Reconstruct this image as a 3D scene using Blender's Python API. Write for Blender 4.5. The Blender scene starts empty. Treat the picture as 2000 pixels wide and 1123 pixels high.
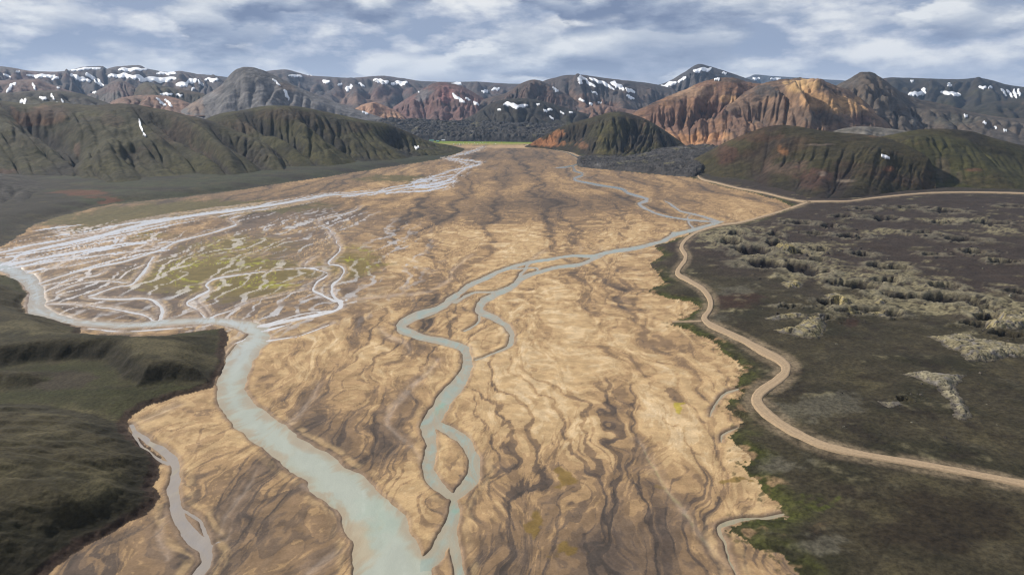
import bpy, math, time
import numpy as np
from mathutils import Vector, Matrix
from mathutils.bvhtree import BVHTree

T0 = time.time()
scene = bpy.context.scene
COL = scene.collection
R = math.radians
F32 = np.float32

# ------------------------------------------------------------------ camera
CAM_H = 150.0
PITCH = R(15.05)
FPX, CX, CY = 1333.33, 1000.0, 561.5
cam_d = bpy.data.cameras.new('camera')
cam_d.sensor_width = 36.0
cam_d.lens = 24.0
cam_d.clip_start = 1.0
cam_d.clip_end = 60000.0
cam = bpy.data.objects.new('camera', cam_d)
COL.objects.link(cam)
cam.location = (0, 0, CAM_H)
cam.rotation_euler = (R(90) - PITCH, 0, 0)
scene.camera = cam
CP, SP = math.cos(PITCH), math.sin(PITCH)

# ------------------------------------------------------------------ light
SUN_AZ, SUN_EL = -60.0, 35.0        # degrees; azimuth from +Y, negative = left
world = bpy.data.worlds.new('World')
scene.world = world
world.use_nodes = True
sun_d = bpy.data.lights.new('sun', 'SUN')
sun_d.energy = 5.0
sun_d.angle = R(0.6)
sun_d.color = (1.0, 0.93, 0.82)
sun = bpy.data.objects.new('sun', sun_d)
COL.objects.link(sun)
sv = Vector((math.sin(R(SUN_AZ)) * math.cos(R(SUN_EL)), math.cos(R(SUN_AZ)) * math.cos(R(SUN_EL)), math.sin(R(SUN_EL))))
sun.rotation_euler = sv.to_track_quat('Z', 'Y').to_euler()
scene.view_settings.view_transform = 'Standard'
scene.view_settings.look = 'None'
scene.view_settings.exposure = 0.28
scene.view_settings.gamma = 1.0
scene.cycles.volume_bounces = 0
scene.cycles.max_bounces = 4
scene.cycles.use_denoising = True
scene.cycles.filter_width = 1.2
scene.cycles.use_adaptive_sampling = False
scene.cycles.sample_clamp_indirect = 3.0
scene.cycles.sample_clamp_direct = 6.0


class NT:
    """small helper for node trees"""
    def __init__(self, tree):
        self.t = tree
        tree.nodes.clear()

    def n(self, kind, **kw):
        nd = self.t.nodes.new(kind)
        for k, v in kw.items():
            setattr(nd, k, v)
        return nd

    def put(self, sock, v):
        if isinstance(v, bpy.types.NodeSocket):
            self.t.links.new(v, sock)
        elif v is not None:
            sock.default_value = v

    def math(self, op, a, b=None, c=None, clamp=False):
        nd = self.n('ShaderNodeMath', operation=op, use_clamp=clamp)
        self.put(nd.inputs[0], a)
        if b is not None:
            self.put(nd.inputs[1], b)
        if c is not None:
            self.put(nd.inputs[2], c)
        return nd.outputs[0]

    def vmath(self, op, a, b=None, scale=None):
        nd = self.n('ShaderNodeVectorMath', operation=op)
        self.put(nd.inputs[0], a)
        if b is not None:
            self.put(nd.inputs[1], b)
        if scale is not None:
            self.put(nd.inputs['Scale'], scale)
        return nd.outputs[0]

    def noise(self, vec, scale, detail=4, rough=0.55, dist=0.0, dim='3D'):
        nd = self.n('ShaderNodeTexNoise', noise_dimensions=dim)
        self.put(nd.inputs['Vector'], vec)
        nd.inputs['Scale'].default_value = scale
        nd.inputs['Detail'].default_value = detail
        nd.inputs['Roughness'].default_value = rough
        nd.inputs['Distortion'].default_value = dist
        return nd.outputs[0]

    def ramp(self, fac, stops, interp='LINEAR'):
        nd = self.n('ShaderNodeValToRGB')
        cr = nd.color_ramp
        cr.interpolation = interp
        while len(cr.elements) < len(stops):
            cr.elements.new(0.5)
        for e, (p, c) in zip(cr.elements, stops):
            e.position = p
            e.color = (*c, 1) if len(c) == 3 else c
        self.put(nd.inputs[0], fac)
        return nd.outputs[0]

    def mix(self, fac, a, b, blend='MIX'):
        nd = self.n('ShaderNodeMix', data_type='RGBA', blend_type=blend)
        self.put(nd.inputs[0], fac)
        self.put(nd.inputs[6], a if isinstance(a, bpy.types.NodeSocket) else (*a, 1))
        self.put(nd.inputs[7], b if isinstance(b, bpy.types.NodeSocket) else (*b, 1))
        return nd.outputs[2]

    def attr(self, name, out='Fac'):
        nd = self.n('ShaderNodeAttribute', attribute_name=name)
        return nd.outputs[out]

    def maprange(self, v, a, b, c=0.0, d=1.0):
        nd = self.n('ShaderNodeMapRange')
        nd.interpolation_type = 'SMOOTHSTEP'
        for i, x in enumerate((v, a, b, c, d)):
            self.put(nd.inputs[i], x)
        return nd.outputs[0]


# --- sky: clear Nishita sky behind a broken deck of cloud, the same all round
w = NT(world.node_tree)
sky = w.n('ShaderNodeTexSky', sky_type='NISHITA')
sky.sun_disc = False
sky.sun_elevation = R(SUN_EL)
sky.sun_rotation = R(SUN_AZ)
tc = w.n('ShaderNodeTexCoord')
sep = w.n('ShaderNodeSeparateXYZ')
w.put(sep.inputs[0], tc.outputs['Generated'])
dz = w.math('MAXIMUM', sep.outputs[2], 0.0)
den = w.math('ADD', dz, 0.10)
inv = w.math('DIVIDE', 1.0, den)
SKY_OFF = (9.7, 6.2, 1.3)
def cloud_density(up, off, sc, stretch, puffy):
    """lumpy cloud; up looks a little higher so that tops and bases can be told apart"""
    d_ = w.vmath('ADD', tc.outputs['Generated'], (0.0, 0.0, up))
    Pk = w.vmath('ADD', w.vmath('MULTIPLY', d_, (1.0, 1.0, stretch)), off)
    smk = w.noise(Pk, sc * 1.2, 8, 0.56, 0.0)
    if not puffy:
        return smk
    vo = w.n('ShaderNodeTexVoronoi', feature='F1')
    w.put(vo.inputs['Vector'], w.vmath('ADD', Pk, w.vmath('SCALE', (1.0, 1.0, 1.0), scale=w.math('MULTIPLY', smk, 0.9 / sc))))
    vo.inputs['Scale'].default_value = sc * 2.6
    puff = w.math('SUBTRACT', 1.0, w.math('POWER', vo.outputs['Distance'], 1.6))
    return w.math('ADD', w.math('MULTIPLY', smk, 0.80), w.math('MULTIPLY', puff, 0.155))


def cloud_layer(off, sc, stretch, lo, hi, stops, gain, puffy):
    e0 = cloud_density(0.0, off, sc, stretch, puffy)
    e2 = cloud_density(0.020, off, sc, stretch, puffy)
    l_ = w.math('MULTIPLY', w.math('SUBTRACT', e0, e2), gain * 1.5)
    l_ = w.math('ADD', l_, w.math('MULTIPLY', w.math('SUBTRACT', 0.54, e0), 1.2))
    return w.maprange(e0, lo, hi, 0.0, 1.0), w.ramp(w.math('ADD', l_, 0.45), stops)


m1, c1 = cloud_layer((3.3, 1.1, 0.4), 5.0, 2.6, 0.20, 0.26, [(0.34, (0.34, 0.41, 0.56)), (0.54, (0.54, 0.59, 0.70)), (0.70, (0.76, 0.79, 0.84)), (0.86, (0.92, 0.93, 0.94))], 2.2, False)
m2, c2 = cloud_layer(SKY_OFF, 3.0, 2.9, 0.475, 0.535, [(0.20, (0.21, 0.265, 0.40)), (0.40, (0.36, 0.42, 0.55)), (0.56, (0.56, 0.61, 0.70)), (0.76, (0.88, 0.90, 0.92))], 2.4, True)
ccol = w.mix(m2, c1, c2)
hor = w.maprange(dz, 0.02, 0.08, 1.0, 0.0)
ccol2 = w.mix(w.math('MULTIPLY', hor, 0.30), ccol, (0.84, 0.85, 0.88))
skyc = w.vmath('SCALE', sky.outputs[0], scale=0.10)
gap = m1
allc = w.mix(gap, skyc, ccol2)
bg = w.n('ShaderNodeBackground')
w.put(bg.inputs[0], allc)
bg.inputs[1].default_value = 0.76
wo = w.n('ShaderNodeOutputWorld')
w.t.links.new(bg.outputs[0], wo.inputs[0])

# ------------------------------------------------------------------ numeric helpers
rng = np.random.default_rng(7)
_TAB = rng.random((256, 256)).astype(F32) * np.float32(2 * np.pi)
_GX, _GY = np.cos(_TAB), np.sin(_TAB)


def noise(x, y, seed=0):
    """2-D gradient noise, about -1..1"""
    x = np.asarray(x, F32) + F32(seed * 17.37)
    y = np.asarray(y, F32) + F32(seed * 29.81)
    xi = np.floor(x)
    yi = np.floor(y)
    fx = x - xi
    fy = y - yi
    xi = xi.astype(np.int32) & 255
    yi = yi.astype(np.int32) & 255
    x1 = (xi + 1) & 255
    y1 = (yi + 1) & 255
    u = fx * fx * fx * (fx * (fx * 6 - 15) + 10)
    v = fy * fy * fy * (fy * (fy * 6 - 15) + 10)
    gx1, gy1 = fx - 1, fy - 1
    a = _GX[xi, yi] * fx + _GY[xi, yi] * fy
    b = _GX[x1, yi] * gx1 + _GY[x1, yi] * fy
    c = _GX[xi, y1] * fx + _GY[xi, y1] * gy1
    d = _GX[x1, y1] * gx1 + _GY[x1, y1] * gy1
    ab = a + u * (b - a)
    cd = c + u * (d - c)
    return (ab + v * (cd - ab)) * F32(1.5)


def fbm(x, y, seed=0, octs=4, gain=0.5):
    out = 0
    amp, tot = 1.0, 0.0
    for i in range(octs):
        out = out + F32(amp) * noise(x * F32(2.03 ** i), y * F32(2.03 ** i), seed + i * 3.1)
        tot += amp
        amp *= gain
    return out / F32(tot)


def ridged(x, y, seed=0, octs=4, gain=0.5):
    out = 0
    amp, tot = 1.0, 0.0
    for i in range(octs):
        out = out + F32(amp) * (1 - np.abs(noise(x * F32(2.07 ** i), y * F32(2.07 ** i), seed + i * 5.3)))
        tot += amp
        amp *= gain
    return out / F32(tot)


def sstep(a, b, x):
    t = np.clip((x - a) / (b - a), 0, 1)
    return t * t * (3 - 2 * t)


def lerp(a, b, t):
    return a + (b - a) * t


def drain(Z, iters=8, beta=8.0, carve=0.6, rain=0.01, top=1.0, diffuse=0.25):
    """route water row by row down Z[row, col] to the three cells below, carving as it goes; gives braided courses"""
    Z = Z.astype(F32).copy()
    nr, nc = Z.shape
    Q = np.zeros_like(Z)
    for it in range(iters):
        q = np.full(nc, top, F32)
        for i in range(nr - 1):
            Q[i] = q
            zn = np.pad(Z[i + 1], 1, 'edge')
            zl, z0, zr = zn[:-2], zn[1:-1], zn[2:]
            m = np.minimum(np.minimum(zl, z0), zr)
            wl, w0, wr = np.exp(-beta * (zl - m) - 0.45), np.exp(-beta * (z0 - m)), np.exp(-beta * (zr - m) - 0.45)
            qq = q / (wl + w0 + wr)
            ql, qr = wl * qq, wr * qq
            n = w0 * qq
            n[:-1] += ql[1:]
            n[1:] += qr[:-1]
            n[0] += ql[0]
            n[-1] += qr[-1]
            q = n + F32(rain)
        Q[-1] = q
        c = np.log1p(Q)
        for k in range(2):
            c[:, 1:-1] = c[:, 1:-1] * (1 - 2 * diffuse) + diffuse * (c[:, :-2] + c[:, 2:])
        Z -= F32(carve / iters) * (c - c.mean(axis=1, keepdims=True))
    return Z, np.log1p(Q)


def blur1(a, r, axis):
    """box blur along one axis, twice"""
    for _ in range(2):
        k = 2 * r + 1
        pad = [(0, 0), (0, 0)]
        pad[axis] = (r + 1, r)
        c = np.cumsum(np.pad(a, pad, 'edge'), axis=axis, dtype=np.float64)
        n = a.shape[axis]
        hi = np.take(c, np.arange(k, k + n), axis=axis)
        lo = np.take(c, np.arange(0, n), axis=axis)
        a = ((hi - lo) / k).astype(F32)
    return a


def grid_sample(G, r, c):
    N, M = G.shape[0] - 1.001, G.shape[1] - 1.001
    r = np.abs(np.mod(r + N, 2 * N) - N)
    c = np.abs(np.mod(c + M, 2 * M) - M)
    r0, c0 = r.astype(np.int32), c.astype(np.int32)
    fr, fc = (r - r0).astype(F32), (c - c0).astype(F32)
    return (G[r0, c0] * (1 - fr) + G[r0 + 1, c0] * fr) * (1 - fc) + (G[r0, c0 + 1] * (1 - fr) + G[r0 + 1, c0 + 1] * fr) * fc


def mixc(c, col, m):
    """blend an (N,3) colour array towards a colour by mask m"""
    m = np.clip(m, 0, 1)[..., None].astype(F32)
    return c + (np.asarray(col, F32) - c) * m


def ray(px, py):
    a = (np.asarray(px, float) - CX) / FPX
    b = -(np.asarray(py, float) - CY) / FPX
    return a, CP + b * SP, -SP + b * CP


def ground_pt(px, py, z=0.0):
    dx, dy, dzz = ray(px, py)
    t = (z - CAM_H) / dzz
    return dx * t, dy * t


def at_depth(px, py, D):
    """point on the pixel's line of sight that lies D metres ahead (world Y)"""
    dx, dy, dzz = ray(px, py)
    t = D / dy
    return dx * t, dy * t, CAM_H + dzz * t


def project(X, Y, Z):
    zc = Y * CP - (Z - CAM_H) * SP
    up = Y * SP + (Z - CAM_H) * CP
    zc = np.maximum(zc, 1e-3)
    return CX + FPX * X / zc, CY - FPX * up / zc


def catmull(pts, per=8):
    pts = np.asarray(pts, float)
    n = len(pts)
    if n < 3:
        t = np.linspace(0, 1, per * 2)[:, None]
        return pts[0] * (1 - t) + pts[1] * t
    P = np.vstack([2 * pts[0] - pts[1], pts, 2 * pts[-1] - pts[-2]])
    out = []
    for i in range(n - 1):
        p0, p1, p2, p3 = P[i:i + 4]
        t = np.linspace(0, 1, per, endpoint=False)[:, None]
        out.append(0.5 * (2 * p1 + (p2 - p0) * t + (2 * p0 - 5 * p1 + 4 * p2 - p3) * t ** 2 + (3 * p1 - p0 - 3 * p2 + p3) * t ** 3))
    out.append(pts[-1:])
    return np.vstack(out)


def inside(poly, x, y):
    poly = np.asarray(poly, float)
    res = np.zeros(x.shape, bool)
    lo, hi = poly.min(0), poly.max(0)
    sel = (x >= lo[0]) & (x <= hi[0]) & (y >= lo[1]) & (y <= hi[1])
    xs, ys = x[sel], y[sel]
    r = np.zeros(xs.shape, bool)
    for (x0, y0), (x1, y1) in zip(poly, np.roll(poly, -1, 0)):
        if y0 == y1:
            continue
        c = ((y0 > ys) != (y1 > ys)) & (xs < (x1 - x0) * (ys - y0) / (y1 - y0) + x0)
        r ^= c
    res[sel] = r
    return res


def new_mesh_obj(name, verts, faces, mat, attrs=None, colors=None, smooth=True, parent=None):
    me = bpy.data.meshes.new(name)
    verts = np.ascontiguousarray(verts, F32)
    faces = np.ascontiguousarray(faces, np.int32)
    nf, k = faces.shape
    me.vertices.add(len(verts))
    me.vertices.foreach_set('co', verts.ravel())
    me.loops.add(nf * k)
    me.loops.foreach_set('vertex_index', faces.ravel())
    me.polygons.add(nf)
    me.polygons.foreach_set('loop_start', np.arange(nf, dtype=np.int32) * k)
    me.polygons.foreach_set('loop_total', np.full(nf, k, np.int32))
    me.polygons.foreach_set('use_smooth', np.full(nf, smooth, bool))
    for an, av in (attrs or {}).items():
        a = me.attributes.new(an, 'FLOAT', 'POINT')
        a.data.foreach_set('value', np.ascontiguousarray(av, F32).ravel())
    if colors is not None:
        a = me.attributes.new('tone', 'FLOAT_COLOR', 'POINT')
        c4 = np.ones((len(verts), 4), F32)
        c4[:, :3] = colors
        a.data.foreach_set('color', c4.ravel())
    me.update()
    me.validate()
    me.materials.append(mat)
    ob = bpy.data.objects.new(name, me)
    COL.objects.link(ob)
    if parent:
        ob.parent = parent
    return ob


def structure(ob, label=None):
    ob['kind'] = 'structure'
    if label:
        ob['label'] = label
    return ob


def thing(ob, label, cat, group=None):
    ob['label'] = label
    ob['category'] = cat
    if group:
        ob['group'] = group
    return ob


# ------------------------------------------------------------------ materials
def new_mat(name):
    m = bpy.data.materials.new(name)
    m.use_nodes = True
    return m, NT(m.node_tree)


def land_material(name, grain_scale, bump_scale, bump_h, rough=0.92, var=0.35, specks=0.0, grain2=None):
    """reads the deposit / plant-cover colour of the place, adds grain, mottling and relief"""
    m, t = new_mat(name)
    geo = t.n('ShaderNodeNewGeometry')
    pos = geo.outputs['Position']
    tone = t.attr('tone', 'Color')
    g = t.noise(pos, grain_scale, 5, 0.65)
    gm = t.maprange(g, 0.25, 0.75, 1 - var, 1 + var)
    col = t.mix(1.0, tone, t.n('ShaderNodeCombineColor').outputs[0], 'MIX')
    col = t.vmath('SCALE', tone, scale=gm)
    if grain2:
        g2 = t.noise(pos, grain2, 3, 0.6)
        col = t.vmath('SCALE', col, scale=t.maprange(g2, 0.3, 0.7, 0.82, 1.16))
    if specks:
        v = t.n('ShaderNodeTexVoronoi')
        t.put(v.inputs['Vector'], pos)
        v.inputs['Scale'].default_value = specks
        sp = t.maprange(v.outputs['Distance'], 0.05, 0.22, 0.55, 1.0)
        col = t.vmath('SCALE', col, scale=sp)
    b = t.n('ShaderNodeBump')
    b.inputs['Strength'].default_value = 1.0
    b.inputs['Distance'].default_value = bump_h
    t.put(b.inputs['Height'], t.noise(pos, bump_scale, 6, 0.62))
    pr = t.n('ShaderNodeBsdfPrincipled')
    t.put(pr.inputs['Base Color'], col)
    if name == 'river_sand':
        gl = t.attr('gloss')
        t.put(pr.inputs['Roughness'], t.maprange(gl, 0.0, 1.0, rough, 0.55))
        t.put(pr.inputs['Specular IOR Level'], t.maprange(gl, 0.0, 1.0, 0.15, 0.40))
    else:
        pr.inputs['Roughness'].default_value = rough
        pr.inputs['Specular IOR Level'].default_value = 0.18
    t.put(pr.inputs['Normal'], b.outputs[0])
    o = t.n('ShaderNodeOutputMaterial')
    t.t.links.new(pr.outputs[0], o.inputs[0])
    return m


M_SAND = land_material('river_sand', 1.1, 0.7, 0.12, 0.9, 0.12, 0.0, 0.12)
M_GRASS = land_material('rough_grass', 0.6, 0.5, 0.5, 0.95, 0.45, 0.0, 0.08)
M_MOOR = land_material('moor_heath', 0.5, 0.4, 0.6, 0.95, 0.50, 0.0, 0.07)
M_LAVA = land_material('lava_rock', 0.05, 0.06, 6.0, 0.9, 0.6, 0.03, 0.012)
M_OUTCROP = land_material('lichen_rock', 0.25, 0.3, 0.8, 0.92, 0.45, 0.0, 0.05)
M_HILL = land_material('mossy_hill', 0.07, 0.06, 4.5, 0.95, 0.45, 0.0, 0.015)
M_SCREE = land_material('scree_mountain', 0.035, 0.03, 9.0, 0.93, 0.40, 0.0, 0.008)


def water_material():
    m, t = new_mat('glacial_water')
    geo = t.n('ShaderNodeNewGeometry')
    pos = geo.outputs['Position']
    tone = t.attr('tone', 'Color')
    st = t.noise(t.vmath('MULTIPLY', pos, (1.0, 0.45, 1.0)), 0.12, 5, 0.6, 0.6)
    col = t.vmath('SCALE', tone, scale=t.maprange(st, 0.3, 0.7, 0.95, 1.05))
    b = t.n('ShaderNodeBump')
    b.inputs['Strength'].default_value = 0.6
    b.inputs['Distance'].default_value = 0.14
    t.put(b.inputs['Height'], t.noise(pos, 1.1, 4, 0.6))
    pr = t.n('ShaderNodeBsdfPrincipled')
    t.put(pr.inputs['Base Color'], col)
    pr.inputs['Roughness'].default_value = 0.09
    pr.inputs['IOR'].default_value = 1.33
    t.put(pr.inputs['Normal'], b.outputs[0])
    o = t.n('ShaderNodeOutputMaterial')
    t.t.links.new(pr.outputs[0], o.inputs[0])
    return m


M_WATER = water_material()


def flat_mat(name, colr, rough=0.8, bump=None, var=0.12, scale=0.5):
    m, t = new_mat(name)
    geo = t.n('ShaderNodeNewGeometry')
    pos = geo.outputs['Position']
    g = t.noise(pos, scale, 5, 0.6)
    c = t.vmath('SCALE', colr, scale=t.maprange(g, 0.3, 0.7, 1 - var, 1 + var))
    pr = t.n('ShaderNodeBsdfPrincipled')
    t.put(pr.inputs['Base Color'], c)
    pr.inputs['Roughness'].default_value = rough
    if bump:
        b = t.n('ShaderNodeBump')
        b.inputs['Distance'].default_value = bump
        t.put(b.inputs['Height'], g)
        t.put(pr.inputs['Normal'], b.outputs[0])
    o = t.n('ShaderNodeOutputMaterial')
    t.t.links.new(pr.outputs[0], o.inputs[0])
    return m


M_SNOW = flat_mat('old_snow', (0.70, 0.72, 0.76), 0.6, 2.0, 0.14, 0.02)

# ------------------------------------------------------------------ what was surveyed: streams, road, edges
# streams: (x, y, apparent width) along the course; kinds: t = turquoise, s = silver, d = dry bed, g = greenish
WEST = [(-260, 500, 26), (-90, 512, 24), (0, 522, 22), (35, 535, 24), (64, 552, 28), (75, 578, 36), (73, 602, 34), (108, 618, 15), (157, 628, 12), (245, 634, 11), (315, 630, 13), (402, 625, 13), (455, 630, 16), (500, 643, 28)]
MAIN = [(455, 630, 14), (490, 638, 26), (505, 655, 42), (482, 682, 46), (464, 712, 50), (452, 742, 54), (455, 772, 62), (483, 810, 66), (532, 850, 66), (590, 890, 68), (645, 930, 80), (703, 978, 96), (738, 1030, 120), (756, 1085, 142), (770, 1140, 160), (790, 1230, 175), (800, 1320, 180)]
CENT = [(1410, 432, 6), (1370, 443, 8), (1336, 453, 9), (1315, 458, 9), (1290, 471, 9), (1245, 483, 9), (1189, 492, 9), (1157, 499, 8), (1115, 499, 6), (1070, 506, 7), (1028, 513, 8), (1000, 520, 8), (965, 534, 10), (916, 558, 12), (888, 580, 14), (860, 600, 16), (818, 614, 19), (790, 628, 24), (788, 642, 23), (818, 656, 16), (860, 665, 17), (902, 677, 21), (914, 697, 24), (909, 722, 25), (888, 758, 34), (862, 790, 36), (846, 815, 42), (838, 840, 34), (844, 872, 28), (836, 905, 30), (846, 935, 30), (873, 960, 24), (888, 972, 18), (886, 1000, 26), (872, 1035, 32), (850, 1080, 36), (826, 1105, 40), (815, 1140, 44)]
CENT_R = [(850, 826, 18), (882, 842, 24), (910, 866, 26), (926, 897, 28), (923, 930, 30), (903, 956, 26), (888, 972, 18)]
CENT_D = [(880, 1010, 20), (884, 1060, 26), (893, 1110, 30), (905, 1180, 34)]
SIDE = [(1189, 492, 6), (1161, 504, 9), (1135, 516, 9), (1087, 522, 9), (1052, 531, 10), (1016, 544, 12), (1000, 558, 14), (965, 576, 15), (942, 590, 17), (938, 606, 20), (963, 620, 15), (990, 636, 13), (1001, 656, 14), (993, 676, 9), (965, 690, 5), (930, 702, 3)]
STREAMS = [
    ('w', 's', WEST), ('m', 't', MAIN), ('c', 't', CENT), ('c', 't', CENT_R), ('c', 't', CENT_D), ('b', 't', SIDE),
    ('b', 't', [(938, 612, 7), (930, 632, 5), (909, 645, 4)]),
    ('b', 't', [(990, 566, 5), (955, 570, 5), (923, 572, 6), (891, 590, 8)]),
    ('b', 't', [(1032, 514, 7), (1017, 538, 8), (1012, 546, 8)]),
    ('b', 't', [(1052, 531, 7), (1045, 522, 4), (1000, 524, 3)]),
    # river coming down the left edge of the plain
    ('u', 's', [(945, 286, 5), (928, 294, 6), (897, 302, 6), (876, 309, 5), (905, 318, 6), (912, 325, 7), (895, 338, 9), (880, 350, 11), (840, 360, 12), (790, 366, 9), (734, 375, 9), (690, 379, 9), (644, 381, 9), (585, 391, 12), (525, 401, 15), (460, 410, 17), (402, 417, 18), (350, 425, 20), (300, 434, 22), (250, 445, 24), (205, 458, 24), (150, 470, 20), (90, 482, 16), (40, 496, 14), (5, 515, 16), (-30, 512, 18)]),
    ('u', 's', [(876, 309, 4), (925, 315, 4), (938, 320, 3), (905, 328, 5), (870, 336, 4), (835, 350, 6), (808, 358, 7), (820, 366, 7), (860, 362, 6), (890, 352, 5)]),
    ('u', 's', [(790, 366, 4), (815, 352, 4), (850, 348, 4), (884, 342, 5)]),
    ('u', 's', [(830, 350, 3), (862, 352, 3), (870, 364, 3), (830, 372, 4), (760, 376, 5)]),
    ('u', 's', [(225, 462, 12), (220, 480, 10), (150, 492, 8), (60, 508, 9), (10, 520, 10)]),
    ('u', 's', [(250, 456, 7), (232, 476, 6), (262, 474, 4), (290, 478, 2)]),
    ('u', 's', [(130, 447, 4), (112, 452, 4), (140, 460, 4), (120, 468, 5), (60, 478, 7), (10, 490, 8), (-40, 500, 9)]),
    ('u', 's', [(300, 486, 4), (210, 496, 5), (120, 507, 6), (40, 520, 7)]),
    ('u', 's', [(240, 492, 3), (180, 508, 4), (110, 522, 4), (40, 530, 5)]),
    ('u', 's', [(215, 455, 7), (218, 445, 5), (206, 452, 4)]),
    # slanting side arms of the braided fan (the belt itself is braided below)
    ('f', 's', [(470, 420, 3), (449, 428, 4), (462, 437, 4), (445, 444, 4), (402, 457, 4), (350, 469, 5), (322, 483, 6), (297, 492, 5), (245, 508, 5), (175, 523, 5), (120, 538, 4), (82, 552, 4)]),
    ('f', 's', [(343, 471, 3), (312, 474, 4), (306, 480, 4), (322, 484, 4)]),
    ('f', 's', [(300, 500, 5), (290, 512, 8), (276, 532, 12), (268, 545, 10), (254, 556, 6), (227, 560, 4), (192, 573, 5), (176, 580, 5), (227, 584, 5), (280, 583, 6), (306, 592, 9), (317, 607, 13), (314, 624, 15)]),
    ('f', 's', [(94, 593, 4), (135, 593, 3), (175, 596, 4), (227, 604, 5), (280, 614, 5), (304, 626, 7)]),
    ('f', 's', [(260, 552, 3), (196, 548, 4), (140, 558, 4), (114, 572, 6), (128, 576, 3)]),
    ('f', 's', [(150, 537, 3), (122, 551, 4), (87, 570, 4)]),
    ('f', 's', [(210, 523, 2), (190, 536, 4), (140, 546, 3), (90, 556, 3)]),
    ('f', 's', [(640, 520, 2), (560, 525, 3), (525, 529, 3), (465, 536, 4), (420, 545, 5), (403, 556, 7), (407, 566, 8), (382, 580, 7), (364, 592, 8), (385, 604, 6), (403, 622, 9)]),
    ('f', 's', [(385, 586, 2), (400, 602, 3), (412, 616, 6), (406, 626, 8)]),
    ('f', 's', [(620, 560, 2), (560, 572, 2), (490, 588, 3), (455, 605, 4), (420, 616, 5), (405, 624, 6)]),
    ('f', 's', [(705, 402, 3), (690, 412, 3), (633, 428, 3), (624, 437, 4), (645, 450, 5), (655, 467, 6), (664, 484, 6), (655, 498, 6), (641, 513, 7), (660, 518, 6), (672, 526, 7), (665, 542, 8), (647, 560, 9), (650, 576, 11), (665, 592, 13), (652, 606, 9), (610, 616, 9), (560, 626, 10), (504, 638, 14)]),
    ('f', 's', [(612, 502, 3), (592, 520, 5), (618, 526, 5), (637, 535, 6), (620, 550, 7), (611, 566, 9), (630, 576, 8), (656, 588, 8)]),
    ('f', 's', [(652, 606, 5), (590, 612, 4), (540, 627, 5), (505, 638, 6)]),
    ('f', 's', [(648, 630, 3), (622, 641, 4), (577, 656, 4), (525, 664, 6)]),
    ('f', 's', [(560, 634, 3), (528, 642, 8), (510, 646, 8)]),
    ('f', 's', [(380, 636, 3), (315, 642, 4), (245, 646, 4), (175, 640, 5)]),
    ('f', 's', [(440, 690, 3), (455, 672, 4), (480, 662, 6)]),
    # stream down the right of the plain, far
    ('r', 't', [(1070, 290, 2), (1108, 298, 3), (1129, 308, 4), (1138, 316, 5), (1121, 325, 5), (1123, 333, 5), (1139, 341, 5), (1122, 350, 5), (1157, 359, 5), (1210, 368, 6), (1228, 377, 6), (1264, 389, 7), (1249, 398, 6), (1263, 408, 5), (1290, 419, 4), (1340, 428, 4), (1400, 433, 4)]),
    ('r', 't', [(1300, 392, 2), (1318, 404, 5), (1330, 413, 4), (1368, 421, 4), (1405, 432, 5)]),
    ('r', 't', [(1092, 328, 4), (1106, 326, 4), (1121, 323, 3)]),
    ('r', 't', [(1345, 416, 2), (1345, 434, 4), (1352, 446, 5)]),
    # lower left
    ('l', 'l', [(255, 828, 8), (272, 846, 11), (297, 866, 14), (325, 884, 18), (344, 915, 20), (340, 955, 22), (346, 995, 26), (368, 1040, 32), (398, 1072, 24), (402, 1095, 20), (384, 1125, 24), (350, 1190, 30)]),
    ('d', 'd', [(446, 1028, 4), (440, 1048, 7), (414, 1062, 9), (402, 1080, 14)]),
    ('d', 'd', [(255, 828, 5), (300, 812, 5), (350, 790, 4)]),
    ('l', 'l', [(262, 838, 7), (268, 862, 5), (300, 890, 6), (330, 905, 7)]),
    ('l', 'l', [(352, 990, 6), (385, 1010, 8), (398, 1040, 8), (404, 1066, 10)]),
    # right margin brooks
    ('k', 'g', [(1442, 758, 3), (1412, 770, 5), (1397, 792, 4), (1386, 812, 2)]),
    ('k', 'g', [(1530, 1000, 4), (1515, 1004, 8), (1490, 1009, 6), (1440, 1014, 8), (1407, 1025, 11), (1413, 1052, 6), (1432, 1100, 4), (1450, 1150, 4)]),
    ('k', 'g', [(1445, 832, 2), (1412, 846, 5), (1408, 862, 3)]),
    # dry beds
    ('d', 'd', [(671, 585, 6), (755, 578, 7), (825, 571, 6), (860, 556, 7), (881, 544, 8), (884, 527, 6), (909, 506, 5), (925, 496, 3)]),
    ('d', 'd', [(1066, 488, 3), (1040, 505, 5), (1028, 513, 6)]),
    ('d', 'd', [(1245, 860, 6), (1280, 915, 8), (1312, 968, 12), (1345, 1010, 14), (1362, 1038, 12), (1425, 1105, 12)]),
    ('d', 'd', [(858, 700, 6), (835, 725, 10), (800, 755, 16), (770, 790, 18), (758, 815, 16), (775, 845, 12), (805, 870, 10), (822, 895, 10)]),
    ('d', 'd', [(622, 745, 5), (612, 770, 8), (590, 800, 14), (565, 825, 18)]),
    ('d', 'd', [(500, 915, 5), (480, 955, 10), (450, 985, 12), (425, 1040, 8)]),
    ('d', 'd', [(740, 640, 6), (755, 655, 10), (790, 670, 10), (800, 690, 6)]),
    ('d', 'd', [(660, 1075, 16), (630, 1095, 18), (600, 1120, 14)]),
    ('d', 'd', [(590, 945, 10), (615, 955, 16), (640, 978, 16), (655, 1000, 8)]),
    ('d', 'd', [(320, 1010, 14), (310, 1045, 22), (330, 1090, 18)]),
]
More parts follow.
